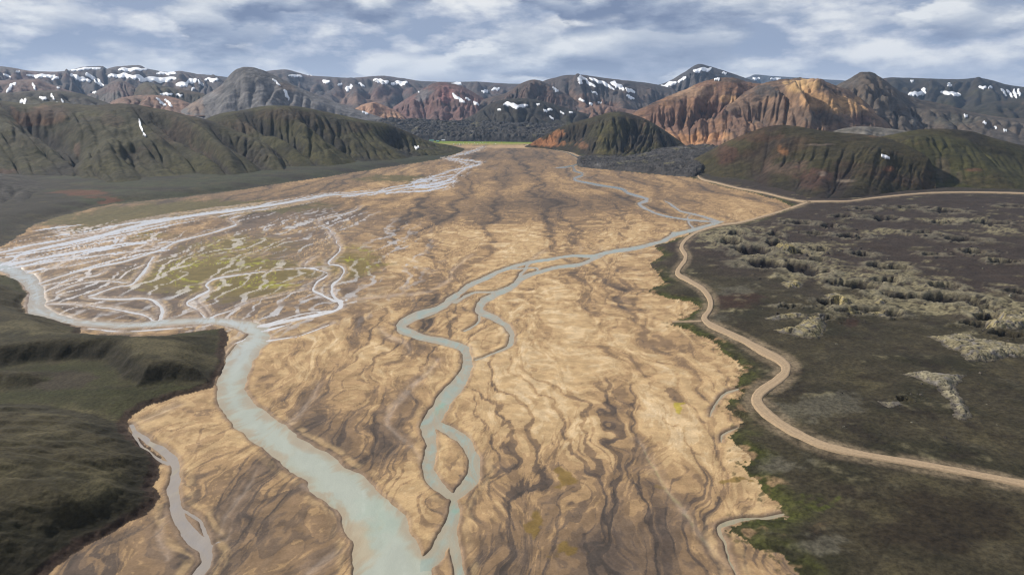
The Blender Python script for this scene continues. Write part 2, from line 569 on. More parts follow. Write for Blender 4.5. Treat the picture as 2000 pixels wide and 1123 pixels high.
ROAD_MAIN = [(2330, 1010, 24), (2150, 990, 23), (2000, 961, 21), (1900, 941, 20), (1800, 922, 20), (1700, 905, 20), (1612, 884, 23), (1556, 856, 26), (1512, 826, 29), (1484, 800, 31), (1477, 784, 31), (1491, 767, 31), (1522, 747, 31), (1536, 728, 30), (1524, 711, 28), (1496, 695, 24), (1440, 664, 19), (1393, 642, 18), (1375, 627, 18), (1386, 608, 17), (1387, 590, 16), (1373, 572, 15), (1344, 552, 14), (1323, 537, 14), (1336, 516, 13), (1339, 503, 13), (1331, 488, 12), (1340, 471, 11), (1368, 452, 8), (1404, 441, 7), (1447, 435, 7), (1496, 422, 6), (1545, 408, 6), (1578, 398, 5)]
ROAD_W = [(1578, 398, 5), (1545, 392, 4), (1492, 379, 4), (1440, 369, 4), (1400, 359, 4), (1370, 351, 4), (1362, 344, 4), (1352, 331, 4), (1333, 319, 3), (1300, 313, 2.5), (1240, 310, 2), (1150, 309, 1.6), (1112, 298, 1.4), (1068, 289, 1.2)]
ROAD_E = [(1578, 398, 5), (1650, 398, 4), (1680, 395, 4), (1720, 390, 4), (1807, 382, 4), (1895, 380, 4), (2000, 382, 4), (2120, 386, 4), (2300, 390, 4)]
ROAD_SPUR = [(1374, 632, 5), (1345, 632, 4), (1308, 631, 4)]

MOOR = [(2600, 1123), (2600, 1500), (1800, 1500), (1620, 1200), (1566, 1123), (1540, 1090), (1490, 1070), (1462, 1050), (1422, 1036), (1424, 1024), (1470, 1019), (1530, 1001), (1500, 970), (1480, 945), (1447, 910), (1465, 895), (1438, 870), (1422, 856), (1438, 838), (1450, 820), (1420, 797), (1440, 765), (1436, 750), (1457, 723), (1451, 712), (1403, 682), (1390, 664), (1350, 648), (1308, 636), (1342, 616), (1372, 604), (1350, 591), (1297, 583), (1264, 570), (1297, 551), (1290, 541), (1273, 516), (1294, 497), (1280, 481), (1318, 466), (1350, 456), (1400, 446), (1450, 437), (1500, 423), (1548, 405), (1530, 392), (1475, 379), (1436, 371), (1400, 362), (1366, 352), (1345, 347), (1280, 341), (1210, 334), (1135, 327), (1128, 320), (1150, 313), (1140, 306), (1110, 296), (1065, 287.5), (1300, 278), (2600, 278)]
TERR = [(-700, 537), (0, 538), (28, 542), (50, 558), (55, 581), (40, 596), (54, 613), (122, 628), (162, 640), (156, 655), (210, 664), (280, 661), (367, 650), (438, 641), (444, 660), (443, 680), (436, 716), (419, 747), (413, 757), (350, 776), (280, 796), (247, 824), (256, 841), (281, 869), (319, 900), (311, 943), (315, 970), (300, 1000), (226, 1040), (146, 1080), (110, 1112), (20, 1180), (-700, 1500)]
# the two valley mouths inside the terrace are low ground; these two shapes are the higher benches
BENCH_A = [(-500, 560), (30, 560), (58, 582), (48, 604), (120, 634), (158, 650), (165, 662), (300, 668), (430, 655), (432, 690), (424, 735), (404, 752), (340, 756), (262, 768), (232, 752), (214, 728), (190, 716), (100, 716), (0, 730), (-500, 745)]
BENCH_M = [(-500, 770), (0, 772), (60, 768), (105, 750), (92, 735), (40, 734), (-60, 742), (-500, 755)]
BENCH_B = [(-700, 800), (0, 800), (80, 806), (180, 822), (238, 834), (275, 872), (310, 900), (302, 945), (306, 970), (292, 994), (220, 1034), (140, 1074), (100, 1108), (0, 1180), (-700, 1400)]
FOOT = [(-700, 262), (140, 272), (266, 274), (350, 276), (490, 280), (686, 284), (800, 286), (870, 287), (905, 289), (906, 295), (860, 312), (780, 323), (700, 336), (596, 352), (456, 373), (350, 386), (224, 398), (140, 416), (70, 437), (24, 470), (0, 482), (-300, 490), (-700, 500)]
MEADOW = [(830, 281), (880, 283.5), (960, 283), (1070, 282.5), (1100, 280), (1080, 276), (1000, 273), (900, 272), (820, 272)]
FAN = [(0, 525), (90, 500), (300, 470), (480, 425), (620, 410), (720, 420), (690, 500), (700, 590), (640, 625), (500, 640), (300, 625), (100, 610), (60, 560)]

# ------------------------------------------------------------------ ground grid (finer near, coarser far)
py_rows = np.concatenate([np.arange(1300, 420, -1.75), np.arange(420, 290, -1.1), np.arange(290, 262, -0.9), np.geomspace(262 - 203, 4.0, 26) + 203])
a_cols = np.tan(np.radians(np.linspace(-47.5, 47.5, 1280)))
rows_Y = ground_pt(np.full(py_rows.shape, CX), py_rows)[1]
NR, NC = len(rows_Y), len(a_cols)
X = (rows_Y[:, None] * a_cols[None, :]).astype(F32)
Y = np.repeat(rows_Y[:, None], NC, 1).astype(F32)
DIST = np.sqrt(X * X + Y * Y + CAM_H ** 2)
# natural raggedness of every edge: world-space wobble in several sizes
WX = np.zeros_like(X)
WY = np.zeros_like(X)
for i, lam in enumerate((90.0, 30.0, 11.0, 4.5, 2.0)):
    amp = lam * 0.16 * np.clip(DIST / (lam * 32.0), 0.0, 1.0)
    WX += amp * noise(X / F32(lam), Y / F32(lam), 40 + i)
    WY += amp * noise(X / F32(lam), Y / F32(lam), 60 + i)
XW, YW = X + WX * 0.8, Y + WY * 0.8
PX, PY = project(X, Y, 0.0)
PXW, PYW = project(XW, YW, 0.0)
PXB, PYB = project(X + WX * 3.2, np.maximum(Y + WY * 3.2, 60), 0.0)


def window(x0, x1, y0, y1):
    y0 = max(y0, rows_Y[0])
    r0 = np.searchsorted(rows_Y, y0)
    r1 = np.searchsorted(rows_Y, y1, 'right')
    yl, yh = max(y0, 1.0), max(y1, 1.0)
    a0 = min(x0 / yl, x0 / yh)
    a1 = max(x1 / yl, x1 / yh)
    return slice(r0, r1), slice(np.searchsorted(a_cols, a0), np.searchsorted(a_cols, a1, 'right'))


def course(pts, per=8):
    """pixel course -> ground centre line and half-widths in metres"""
    c = catmull(pts, per)
    t = np.gradient(c[:, :2], axis=0)
    t /= np.linalg.norm(t, axis=1)[:, None] + 1e-9
    nrm = np.stack([-t[:, 1], t[:, 0]], 1)
    hw = np.maximum(c[:, 2], 0.8) / 2
    gx, gy = ground_pt(c[:, 0], c[:, 1])
    l = ground_pt(c[:, 0] + nrm[:, 0] * hw, c[:, 1] + nrm[:, 1] * hw)
    r = ground_pt(c[:, 0] - nrm[:, 0] * hw, c[:, 1] - nrm[:, 1] * hw)
    tg = np.stack([np.gradient(gx), np.gradient(gy)], 1)
    tg /= np.linalg.norm(tg, axis=1)[:, None] + 1e-9
    dxy = np.stack([l[0] - r[0], l[1] - r[1]], 1)
    w_m = np.abs(dxy[:, 0] * tg[:, 1] - dxy[:, 1] * tg[:, 0]) / 2
    return np.stack([gx, gy], 1), w_m


def stroke_field(gp, hw, field, xs, ys, margin, store=None, val=0):
    """field = min(field, distance to the line minus its half-width)"""
    for i in range(len(gp) - 1):
        (x0, y0), (x1, y1) = gp[i], gp[i + 1]
        m = max(hw[i], hw[i + 1]) + margin
        rs, cs = window(min(x0, x1) - m, max(x0, x1) + m, min(y0, y1) - m, max(y0, y1) + m)
        px, py = xs[rs, cs], ys[rs, cs]
        if px.size == 0:
            continue
        dx, dy = x1 - x0, y1 - y0
        L2 = dx * dx + dy * dy + 1e-9
        t = np.clip(((px - x0) * dx + (py - y0) * dy) / L2, 0, 1)
        d = np.hypot(px - (x0 + t * dx), py - (y0 + t * dy)) - (hw[i] + t * (hw[i + 1] - hw[i]))
        cur = field[rs, cs]
        if store is not None:
            store[rs, cs] = np.where(d < cur, val, store[rs, cs])
        field[rs, cs] = np.minimum(cur, d)


def edge_field(poly, margin, xs=None, ys=None):
    """signed distance in metres to a pixel polygon's ground outline (positive inside), clipped at margin"""
    xs = XW if xs is None else xs
    ys = YW if ys is None else ys
    p = np.asarray(poly, float)
    f = np.full(X.shape, margin, F32)
    q = []
    for a, b in zip(p, np.roll(p, -1, 0)):
        n = max(2, int(np.hypot(*(b - a)) / 25))
        for t in np.linspace(0, 1, n, endpoint=False):
            q.append(a + (b - a) * t)
    q = np.array(q + [p[0]])
    gx, gy = ground_pt(q[:, 0], np.maximum(q[:, 1], 215))
    gp = np.stack([gx, gy], 1)
    stroke_field(gp, np.zeros(len(gp)), f, xs, ys, margin)
    ins = inside(poly, *project(xs, ys, 0.0))
    return np.where(ins, np.abs(f), -np.abs(f))


BIG = 60.0
sd = {k: np.full(X.shape, BIG, F32) for k in 'tsldg'}
which = np.zeros(X.shape, np.int16)
sd_all = np.full(X.shape, BIG, F32)
GROUPS = {'w': 1, 'm': 1, 'c': 2, 'b': 3, 'u': 4, 'f': 5, 'r': 6, 'l': 7, 'k': 8}
WARP_S = 0.42
XS, YS = X + WX * WARP_S, Y + WY * WARP_S
sd_belt = np.full(X.shape, BIG, F32)
for bi, (g, k, pts) in enumerate(STREAMS):
    gp, hw = course(pts)
    tt_ = np.arange(len(hw)) / 3.0
    if g == 'u':
        stroke_field(gp, hw * 1.15 + 1.5, sd_belt, XW, YW, 26.0)
        hw = hw * (0.30 if max(p[2] for p in pts) > 14 else 0.5)
    hw = hw * (0.72 if g == 'f' else 0.84 if g in 'cbr' else 1.0) * (1 + (0.5 if g == 'f' else 0.28) * fbm(tt_ / 2.2, tt_ * 0 + len(pts), 63, 3)) * 0.95
    stroke_field(gp, hw, sd[k], XS, YS, 26.0)
    if k != 'd':
        stroke_field(gp, hw, sd_all, XS, YS, 26.0, which, GROUPS[g])

road_f = np.full(X.shape, BIG, F32)
ROADS = {}
for nm, pts in (('main', ROAD_MAIN), ('w', ROAD_W), ('e', ROAD_E), ('spur', ROAD_SPUR)):
    gp, hw = course(pts, 10)
    ROADS[nm] = (gp, hw)
    stroke_field(gp, hw, road_f, X, Y, 40.0)

moor_d = edge_field(MOOR, 60.0)
moor_d = moor_d + np.clip(40 / DIST * 10, 0.4, 1.0) * (4.5 * fbm(X / 10, Y / 10, 28, 4, 0.6) + 1.6 * fbm(X / 2.6, Y / 2.6, 29, 2)) * (np.abs(moor_d) < 40)
terr_d = edge_field(TERR, 40.0)
terr_d = terr_d + (1.6 * fbm(X / 6, Y / 6, 30, 3, 0.6)) * (np.abs(terr_d) < 20) * (DIST < 420)
foot_d = edge_field(FOOT, 60.0)
mead_d = edge_field(MEADOW, 40.0)
fan_d = edge_field(FAN, 60.0)
print('fields', round(time.time() - T0, 1))

# ------------------------------------------------------------------ relief and deposits of the plain
# flow runs towards the viewer and turns to the left on the left side
ang = np.clip(-X / 900.0, -0.5, 1.0) * 0.55
ca, sa = np.cos(ang), np.sin(ang)
FU = X * ca - Y * sa * 0.35          # across the flow
FV = Y * ca + X * sa                  # along the flow
w1 = fbm(X / 130, Y / 190, 1, 3)
w2 = fbm(X / 130, Y / 190, 2, 3)
w3 = fbm(X / 34, Y / 48, 3, 3)
w4 = fbm(X / 34, Y / 48, 4, 3)
# silt is drawn out along the current: follow the swirling flow upstream and average fine noise on the way
far = sstep(450, 1500, DIST)
st_len = np.clip(DIST * 0.0075, 1.6, 7.0)
qx, qy = FU.copy(), FV.copy()
lic = np.zeros_like(X)
lic2 = np.zeros_like(X)
for i in range(14):
    th_ = 1.0 * noise(qx / 60, qy / 120, 71) + 0.5 * noise(qx / 21, qy / 44, 72)
    qx = qx + np.sin(th_) * st_len
    qy = qy + np.cos(th_) * st_len
    lic += noise(qx / 3.6, qy / 3.6, 73)
    lic2 += noise(qx / 13.0, qy / 13.0, 74)
lic /= 14 * 0.32
lic2 /= 14 * 0.48
UU = qx + 40 * w1 + 10 * w3
VV = qy + 60 * w2 + 14 * w4
n_big = fbm(UU / 95, VV / 230, 5, 4)
n_mid = fbm(UU / 19, VV / 62, 6, 4, 0.58)
n_fin = fbm(UU / 5, VV / 15, 7, 4, 0.62)
saw1 = np.mod(n_big * 2.6 + 0.45 * n_mid + 0.10 * lic2 + 8, 1.0)          # overlapping sheets of silt: sharp on one side
saw2 = np.mod(n_mid * 2.2 + 0.35 * n_fin + 0.15 * lic + 8, 1.0)
braid = np.abs(fbm(UU / 60, VV / 210, 9, 3) + 0.02 * lic2)                 # small old channels
braid2 = np.abs(fbm(UU / 20 + 2 * w3, VV / 60, 10, 3) + 0.03 * lic)
# two generations of braided courses over the whole plain, finer ones near by
def braid_net(nu_, nv_, seed, iters, beta, rain):
    yy, xx = np.meshgrid(np.arange(nv_, dtype=F32), np.arange(nu_, dtype=F32), indexing='ij')
    z_ = 1.2 * fbm(xx / 55, yy / 150, seed, 4) + 0.28 * fbm(xx / 8, yy / 18, seed + 2, 3)
    return drain(z_, iters, beta, 0.7, rain)


MU = FU + 46 * w1 + 13 * w3 + 3.0 * noise(X / 11, Y / 15, 91)
MV = FV + 40 * w2 + 10 * w4
zA, qA = braid_net(620, 860, 11, 9, 8.0, 0.012)
zB, qB = braid_net(820, 640, 23, 9, 8.0, 0.016)
zC, qC = braid_net(700, 640, 37, 9, 7.0, 0.010)
zE, qE = braid_net(1300, 600, 53, 7, 8.0, 0.014)
rA, cA = (3100 - MV) / 3.5, (MU + 1000) / 3.2
rB, cB = (1000 - MV - 8 * w3 + 1.5 * n_fin) / 1.35, (MU + 440 + 2.0 * lic + 1.6 * n_fin) / 1.08
LA, HA = grid_sample(qA, rA, cA), grid_sample(blur1(zA - blur1(zA, 30, 1), 1, 1), rA, cA)
LB, HB = grid_sample(qB, rB, cB), grid_sample(blur1(zB - blur1(zB, 24, 1), 1, 1), rB, cB)
LE = grid_sample(qE, (520 - MV - 5 * w3 + 1.2 * n_fin) / 0.68, (MU + 360 + 1.2 * n_fin + 0.8 * lic) / 0.56)
nearB = sstep(760, 420, DIST)
nearE = sstep(470, 330, DIST)
# courses of the grey fan on the left run from far right to near left
fa, fb = np.array(ground_pt(470.0, 425.0)), np.array(ground_pt(90.0, 555.0))
fd = (fb - fa) / np.hypot(*(fb - fa))
GU = (X - fa[0]) * fd[1] - (Y - fa[1]) * fd[0] + 30 * w1 + 14 * w3 + 3.5 * noise(X / 12, Y / 12, 92)
GV = (X - fa[0]) * fd[0] + (Y - fa[1]) * fd[1]
LC = grid_sample(qC, (GV + 500) / 2.2, (GU + 560) / 1.6)
Z = 0.10 * n_mid + 0.07 * (saw1 - 0.5) + 0.05 * n_fin + 0.05 * lic + 0.16 * HA + 0.10 * HB * nearB

patch = fbm(UU / 150, VV / 260, 12, 3)


def px_blob(cx, cy, rx, ry):
    return np.exp(-(((PXB - cx) / rx) ** 2 + ((PYB - cy) / ry) ** 2))


# brown moist tracts, plus cloud-shaded edges and sunlit centre painted into the colour
wet_shade = 0.30 * patch + 0.02
wet_shade = wet_shade + 0.42 * px_blob(1090, 400, 190, 26) + 0.30 * px_blob(980, 305, 130, 14) + 0.22 * px_blob(330, 560, 260, 70)
wet_shade = wet_shade + 0.24 * px_blob(420, 1010, 260, 130) + 0.34 * px_blob(650, 860, 120, 60) + 0.24 * px_blob(1200, 1060, 260, 110) + 0.20 * px_blob(1280, 680, 120, 60)
wet_shade = wet_shade + 0.35 * px_blob(470, 400, 260, 26) + 0.25 * px_blob(150, 440, 160, 40) + 0.15 * px_blob(820, 420, 160, 22)
wet_shade = wet_shade + 0.16 * px_blob(350, 1100, 330, 120) + 0.18 * px_blob(1150, 1150, 420, 130) + 0.10 * px_blob(620, 760, 110, 60)  # lower corners darkened to stand for cloud shade
wet_shade = wet_shade + 0.35 * px_blob(220, 590, 220, 45)
wet_shade = wet_shade + 0.12 * px_blob(1150, 330, 300, 26) + 0.10 * px_blob(760, 480, 120, 60)
wet_shade = wet_shade - 0.16 * px_blob(1180, 720, 260, 130) - 0.12 * px_blob(820, 700, 160, 70)
wet_shade = wet_shade - 0.30 * px_blob(1080, 790, 230, 130) - 0.16 * px_blob(900, 460, 330, 40) - 0.22 * px_blob(1330, 860, 120, 90) - 0.10 * px_blob(1250, 345, 220, 26) - 0.18 * px_blob(700, 690, 150, 50)  # middle of the plain lightened as if in sun
grit = fbm(UU / 2.4, VV / 4.5, 95, 3, 0.6) * sstep(600, 300, DIST)
veinA = sstep(1.0, 2.6, LA + 0.35 * n_fin) * (0.45 + 0.55 * sstep(350, 700, DIST))
veinB = sstep(1.45, 2.1, LB + 0.25 * grit + 0.2 * n_fin) * nearB
veinE = sstep(1.35, 2.1, LE + 0.2 * grit) * nearE
vmask = sstep(-0.45, 0.35, patch + 0.5 * n_mid + 0.5 * wet_shade)
mo = 0.40 + 0.10 * far + 0.80 * wet_shade + 0.14 * (saw1 - 0.5) * (1 - 0.85 * far) + 0.15 * (saw2 - 0.5) * (1 - 0.7 * far) + 0.07 * lic + 0.11 * lic2 + 0.15 * n_mid + 0.13 * n_fin + 0.07 * grit
mo = mo - 0.16 * np.clip(HA, -1.2, 1.2) - 0.08 * np.clip(HB, -1.2, 1.2) * nearB
mo = mo + 0.18 * veinA * vmask + 0.30 * veinB * vmask + 0.24 * veinE * sstep(-0.35, 0.25, n_mid + 0.6 * w3 + wet_shade)
# between 400 and 700 m the sheets break up into pale flecks
mid = sstep(330, 520, DIST) * sstep(1300, 800, DIST)
fleck = fbm(UU / 11, VV / 17, 77, 3, 0.6)
mo = mo - 0.30 * mid * sstep(0.05, 0.45, fleck) + 0.16 * mid * sstep(0.1, 0.5, -fleck)
mo = mo - 0.20 * sstep(0.25, 0.75, LA) * sstep(1.3, 0.8, LA) * sstep(-0.1, 0.5, n_fin + 0.2)
mo = 0.42 + (mo - 0.42) * 1.05
qz = mo * 5.5
mo = lerp(mo, (np.floor(qz) + sstep(0.38, 0.62, qz - np.floor(qz))) / 5.5, 0.75) + 0.04 * grit
STOPS = np.array([-0.15, 0.12, 0.33, 0.52, 0.70, 0.92, 1.2])
RAMP = np.array([(0.52, 0.397, 0.250), (0.42, 0.295, 0.158), (0.315, 0.208, 0.109), (0.195, 0.129, 0.076), (0.132, 0.092, 0.062), (0.083, 0.062, 0.049), (0.052, 0.042, 0.036)])
C = np.stack([np.interp(mo, STOPS, RAMP[:, k]) for k in range(3)], -1).astype(F32)
# grey silty fan on the left, with algae-green flats
fan = sstep(-60, 40, fan_d + 40 * w1)
fan_w = np.maximum(fan, sstep(0.3, 0.8, px_blob(700, 500, 170, 90)) * 0.8)
C = mixc(C, (0.105, 0.081, 0.069), fan * 0.88 * sstep(1.15, 0.3, saw2 - 0.25 * n_mid + 0.2 * lic))
silt_sheen = sstep(1.1, 1.9, LC + 0.55 * n_fin + 0.5 * w3) * fan_w * sstep(-0.35, 0.25, n_mid + 0.6 * w1 + 0.1)
C = mixc(C, (0.40, 0.39, 0.395), silt_sheen * 0.85)  # shine of the silt strands painted as pale silver
alg = px_blob(430, 540, 190, 46) + 0.7 * px_blob(700, 510, 60, 40) + 0.6 * px_blob(280, 458, 60, 10) + 0.5 * px_blob(480, 470, 120, 22)
alg = sstep(0.28, 0.7, alg + 0.35 * n_mid + 0.15 * n_fin)
C = mixc(C, (0.130, 0.102, 0.030), alg * 0.8)
C = mixc(C, (0.27, 0.27, 0.03), alg * sstep(0.06, 0.0, np.abs(n_mid + 0.1)) * 0.85)
C = mixc(C, (0.37, 0.33, 0.27), alg * silt_sheen * 0.8)
# olive flats left of the upper river, little yellow pools elsewhere
ol = px_blob(420, 405, 230, 16) + px_blob(200, 432, 160, 22) + px_blob(780, 350, 90, 9)
C = mixc(C, (0.085, 0.075, 0.034), sstep(0.38, 0.75, ol + 0.45 * n_mid + 0.3 * n_fin + 0.2 * lic2) * 0.85)
for (bx, by, rx, ry) in ((1342, 803, 14, 14), (1100, 925, 26, 26), (1125, 1085, 34, 22), (1040, 1020, 20, 30), (1300, 950, 14, 10), (1440, 935, 24, 9)):
    C = mixc(C, (0.16, 0.105, 0.03) if by > 830 else (0.34, 0.27, 0.04), sstep(0.45, 0.75, px_blob(bx, by, rx, ry) + 0.2 * n_mid + 0.1 * n_fin) * 0.85)
# dry beds
dry = sstep(1.2, -1.6, sd['d'] + 1.6 * n_fin + 0.9 * lic)
Z -= 0.35 * dry
C = mixc(C, (0.34, 0.265, 0.205), dry * np.clip(0.42 + 0.5 * n_fin + 0.3 * lic, 0.05, 0.8))
drim = sstep(3.0, 0.8, np.abs(sd['d'] - 1.2)) * (sd['d'] < BIG - 1)
C = mixc(C, (0.18, 0.125, 0.085), drim * 0.5 * sstep(-0.2, 0.4, n_fin + 0.2))
green_line = sstep(0.9, 0.2, np.abs(sd['d'] + 1.0)) * px_blob(1300, 950, 130, 120)
C = mixc(C, (0.23, 0.23, 0.08), green_line * 0.4 * sstep(-0.3, 0.3, n_fin))

# ------------------------------------------------------------------ moor, terrace, foot slopes
hum = fbm(X / 42, Y / 42, 20, 4)
hum2 = fbm(X / 14, Y / 14, 21, 3)
lav = fbm(X / 75, Y / 60, 22, 4)
hum3 = fbm(X / 5, Y / 5, 23, 2)
moor_in = sstep(0.0, 9.0, moor_d)
flat_road = sstep(2.0, 22.0, road_f)
zm = 1.2 + 2.2 * sstep(0, 50, moor_d) + (1.6 * hum + 0.6 * hum2 + 0.15 * hum3) * sstep(0, 25, moor_d) * (0.12 + 0.88 * flat_road)
# rough old lava: right of the road, with collapse hollows (x, y, half-width, half-height)
HOLES = [(1468, 496, 38, 9), (1519, 484, 26, 7), (1497, 523, 50, 9), (1566, 533, 42, 12), (1678, 566, 42, 9), (1732, 556, 28, 6), (1841, 567, 30, 6), (1848, 592, 58, 10), (1685, 503, 24, 5), (1738, 530, 46, 6), (1764, 793, 16, 5), (1690, 618, 60, 7), (1765, 588, 36, 6), (1597, 515, 20, 4), (1598, 495, 18, 4), (1513, 464, 16, 4), (1594, 462, 24, 4), (1664, 468, 28, 5), (1797, 460, 28, 4), (1880, 474, 40, 5), (1965, 663, 28, 8), (1932, 632, 30, 9), (1922, 610, 26, 6), (1618, 600, 26, 5), (1640, 560, 22, 5), (1560, 500, 20, 4), (1545, 608, 24, 4), (1990, 580, 30, 6), (1725, 432, 30, 4), (1650, 428, 24, 4), (1850, 418, 34, 4), (1930, 440, 34, 5), (1560, 440, 26, 4), (1980, 408, 30, 3), (1770, 410, 26, 3), (1690, 412, 22, 3), (1620, 447, 20, 4), (1840, 440, 24, 3), (1900, 500, 26, 4), (1820, 505, 22, 4), (1960, 520, 30, 4), (1440, 462, 20, 5), (1425, 480, 22, 6), (1905, 645, 26, 7), (1600, 632, 22, 5), (1735, 625, 26, 4)]
hole = np.zeros_like(X)
rim = np.zeros_like(X)
for (hx, hy, rx, ry) in HOLES:
    gx, gy = ground_pt(hx, hy)
    gx2, _ = ground_pt(hx + rx, hy)
    _, gya = ground_pt(hx, hy - ry)
    _, gyb = ground_pt(hx, hy + ry)
    ax, ay = abs(gx2 - gx), abs(gya - gyb) / 2
    rs, cs = window(gx - 3 * ax, gx + 3 * ax, gy - 3 * ay, gy + 3 * ay)
    wob_ = 0.45 * noise(X[rs, cs] / (0.8 * ax), Y[rs, cs] / (0.8 * ax), 81) + 0.2 * noise(X[rs, cs] / (0.3 * ax), Y[rs, cs] / (0.3 * ax), 82)
    q = np.sqrt(((X[rs, cs] - gx) / ax) ** 2 + ((Y[rs, cs] - gy) / ay) ** 2) * (1 + wob_)
    k = min(1.0, ax / 10)
    hole[rs, cs] = np.maximum(hole[rs, cs], sstep(1.1, 0.45, q) * k)
    rim[rs, cs] = np.maximum(rim[rs, cs], sstep(2.1, 1.1, q) * k)
lavazone = sstep(0.0, 1.0, px_blob(1720, 470, 420, 120) * 1.6 + px_blob(1700, 590, 260, 70)) * sstep(6, 40, road_f)
zm += lavazone * (1.5 * np.abs(lav) * 2 - 0.5) + 1.3 * rim * flat_road - 8.5 * hole
moor_in2 = moor_in
rockm = sstep(0.25, 0.65, np.maximum(rim, 0.0) * 0.9 + 0.35 * hum + 0.25 * lav) * lavazone
rr1 = ridged(X / 16, Y / 16, 83, 2)
rr2 = ridged(X / 6, Y / 6, 84, 3, 0.6)
zm += rockm * (0.9 * (rr1 - 0.62) + 0.35 * (rr2 - 0.62)) * flat_road
Z = lerp(Z, zm, moor_in2)

Cm = np.empty_like(C)
Cm[:] = (0.070, 0.058, 0.034)
Cm = mixc(Cm, (0.040, 0.036, 0.019), sstep(-0.1, 0.45, hum + 0.4 * lav))
Cm = mixc(Cm, (0.105, 0.088, 0.045), sstep(0.1, 0.5, -hum + 0.3 * hum2) * 0.8)
Cm = mixc(Cm, (0.034, 0.026, 0.018), sstep(0.1, 0.4, fbm(X / 28, Y / 22, 24, 4, 0.62)) * 0.75)
Cm = mixc(Cm, (0.110, 0.098, 0.062), sstep(0.28, 0.5, fbm(X / 9, Y / 8, 25, 3, 0.6)) * 0.55)
far_heath = sstep(585, 505, PY + 60 * lav - (PX - 1500) * 0.16)
Cm = mixc(Cm, (0.062, 0.045, 0.037), far_heath * 0.95)
Cm = mixc(Cm, (0.085, 0.070, 0.038), far_heath * sstep(0.15, 0.5, hum + 0.3 * hum2) * 0.6)
Cm = mixc(Cm, (0.058, 0.030, 0.022), sstep(0.4, 0.8, px_blob(1440, 592, 55, 18) + px_blob(1660, 640, 40, 10) + 0.25 * hum) * 0.8)
Cm = mixc(Cm, (0.030, 0.021, 0.013), sstep(0.3, 0.8, px_blob(1830, 1030, 190, 70) + 0.35 * lav + 0.2 * hum2) * 0.8)
pale_b = px_blob(1430, 455, 60, 16) + px_blob(1420, 478, 50, 12) + px_blob(1570, 492, 70, 10) + px_blob(1480, 512, 60, 8) + px_blob(1600, 540, 70, 16) + px_blob(1680, 552, 90, 12) + px_blob(1760, 562, 110, 16) + px_blob(1700, 590, 90, 10) + px_blob(1880, 600, 110, 22) + px_blob(1960, 630, 60, 30) + px_blob(1800, 612, 60, 10) + px_blob(1660, 605, 50, 12) + px_blob(1750, 527, 50, 6) + px_blob(1950, 455, 60, 8) + px_blob(1870, 435, 80, 5) + px_blob(1740, 460, 30, 5)
paleM = sstep(0.20, 0.65, pale_b + 0.6 * hum2 + 0.6 * hum) * (1 - hole)
Cm = mixc(Cm, (0.34, 0.295, 0.175), paleM * sstep(-0.35, 0.1, hum3 + 0.4 * hum2) * 0.85)
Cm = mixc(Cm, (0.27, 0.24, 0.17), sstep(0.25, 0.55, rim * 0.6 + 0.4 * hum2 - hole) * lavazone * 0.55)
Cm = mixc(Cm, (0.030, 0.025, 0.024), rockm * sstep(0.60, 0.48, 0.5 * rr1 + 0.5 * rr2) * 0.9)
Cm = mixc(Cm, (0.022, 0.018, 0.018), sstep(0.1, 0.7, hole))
greyl = px_blob(1560, 815, 60, 30) + px_blob(1500, 905, 50, 26) + px_blob(1600, 1060, 60, 30) + px_blob(1400, 625, 40, 10) + px_blob(1420, 572, 50, 14) + px_blob(1650, 800, 70, 14)
Cm = mixc(Cm, (0.17, 0.155, 0.115), sstep(0.4, 0.9, greyl + 0.5 * hum2 + 0.35 * hum3) * 0.6)
gr = sstep(14.0, 1.0, moor_d + 6 * hum2) * sstep(-0.15, 0.35, hum + 0.3)
Cm = mixc(Cm, (0.085, 0.095, 0.018), gr * 0.75)
Cm = mixc(Cm, (0.085, 0.10, 0.016), sstep(0.5, 0.9, px_blob(1580, 975, 40, 14) + px_blob(1700, 1060, 160, 30) * 0.5 + px_blob(1920, 960, 60, 16) * 0.6 + 0.4 * hum2) * 0.7)
Cm = mixc(Cm, (0.020, 0.017, 0.010), sstep(5, 1, np.abs(moor_d - 3)) * sstep(-0.1, 0.4, hum2) * 0.7)
veryfar = sstep(1300, 1800, DIST)
Cm = mixc(Cm, (0.055, 0.058, 0.030), veryfar)
# bare sand shows through at the ragged margin
bare = sstep(16, 2, moor_d) * sstep(0.22, 0.42, fbm(X / 11, Y / 11, 27, 3)) * sstep(900, 500, DIST)
Cm = mixc(Cm, (0.40, 0.26, 0.145), bare * 0.85)
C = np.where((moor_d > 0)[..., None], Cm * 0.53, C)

fringe = sstep(-13, -1, moor_d) * (moor_d <= 0) * sstep(0.12, 0.3, fbm(X / 4.5, Y / 4.5, 48, 4, 0.6) - 0.25 * sstep(-2, -12, moor_d)) * sstep(900, 400, DIST)
C = mixc(C, (0.045, 0.042, 0.016), fringe * 0.8)
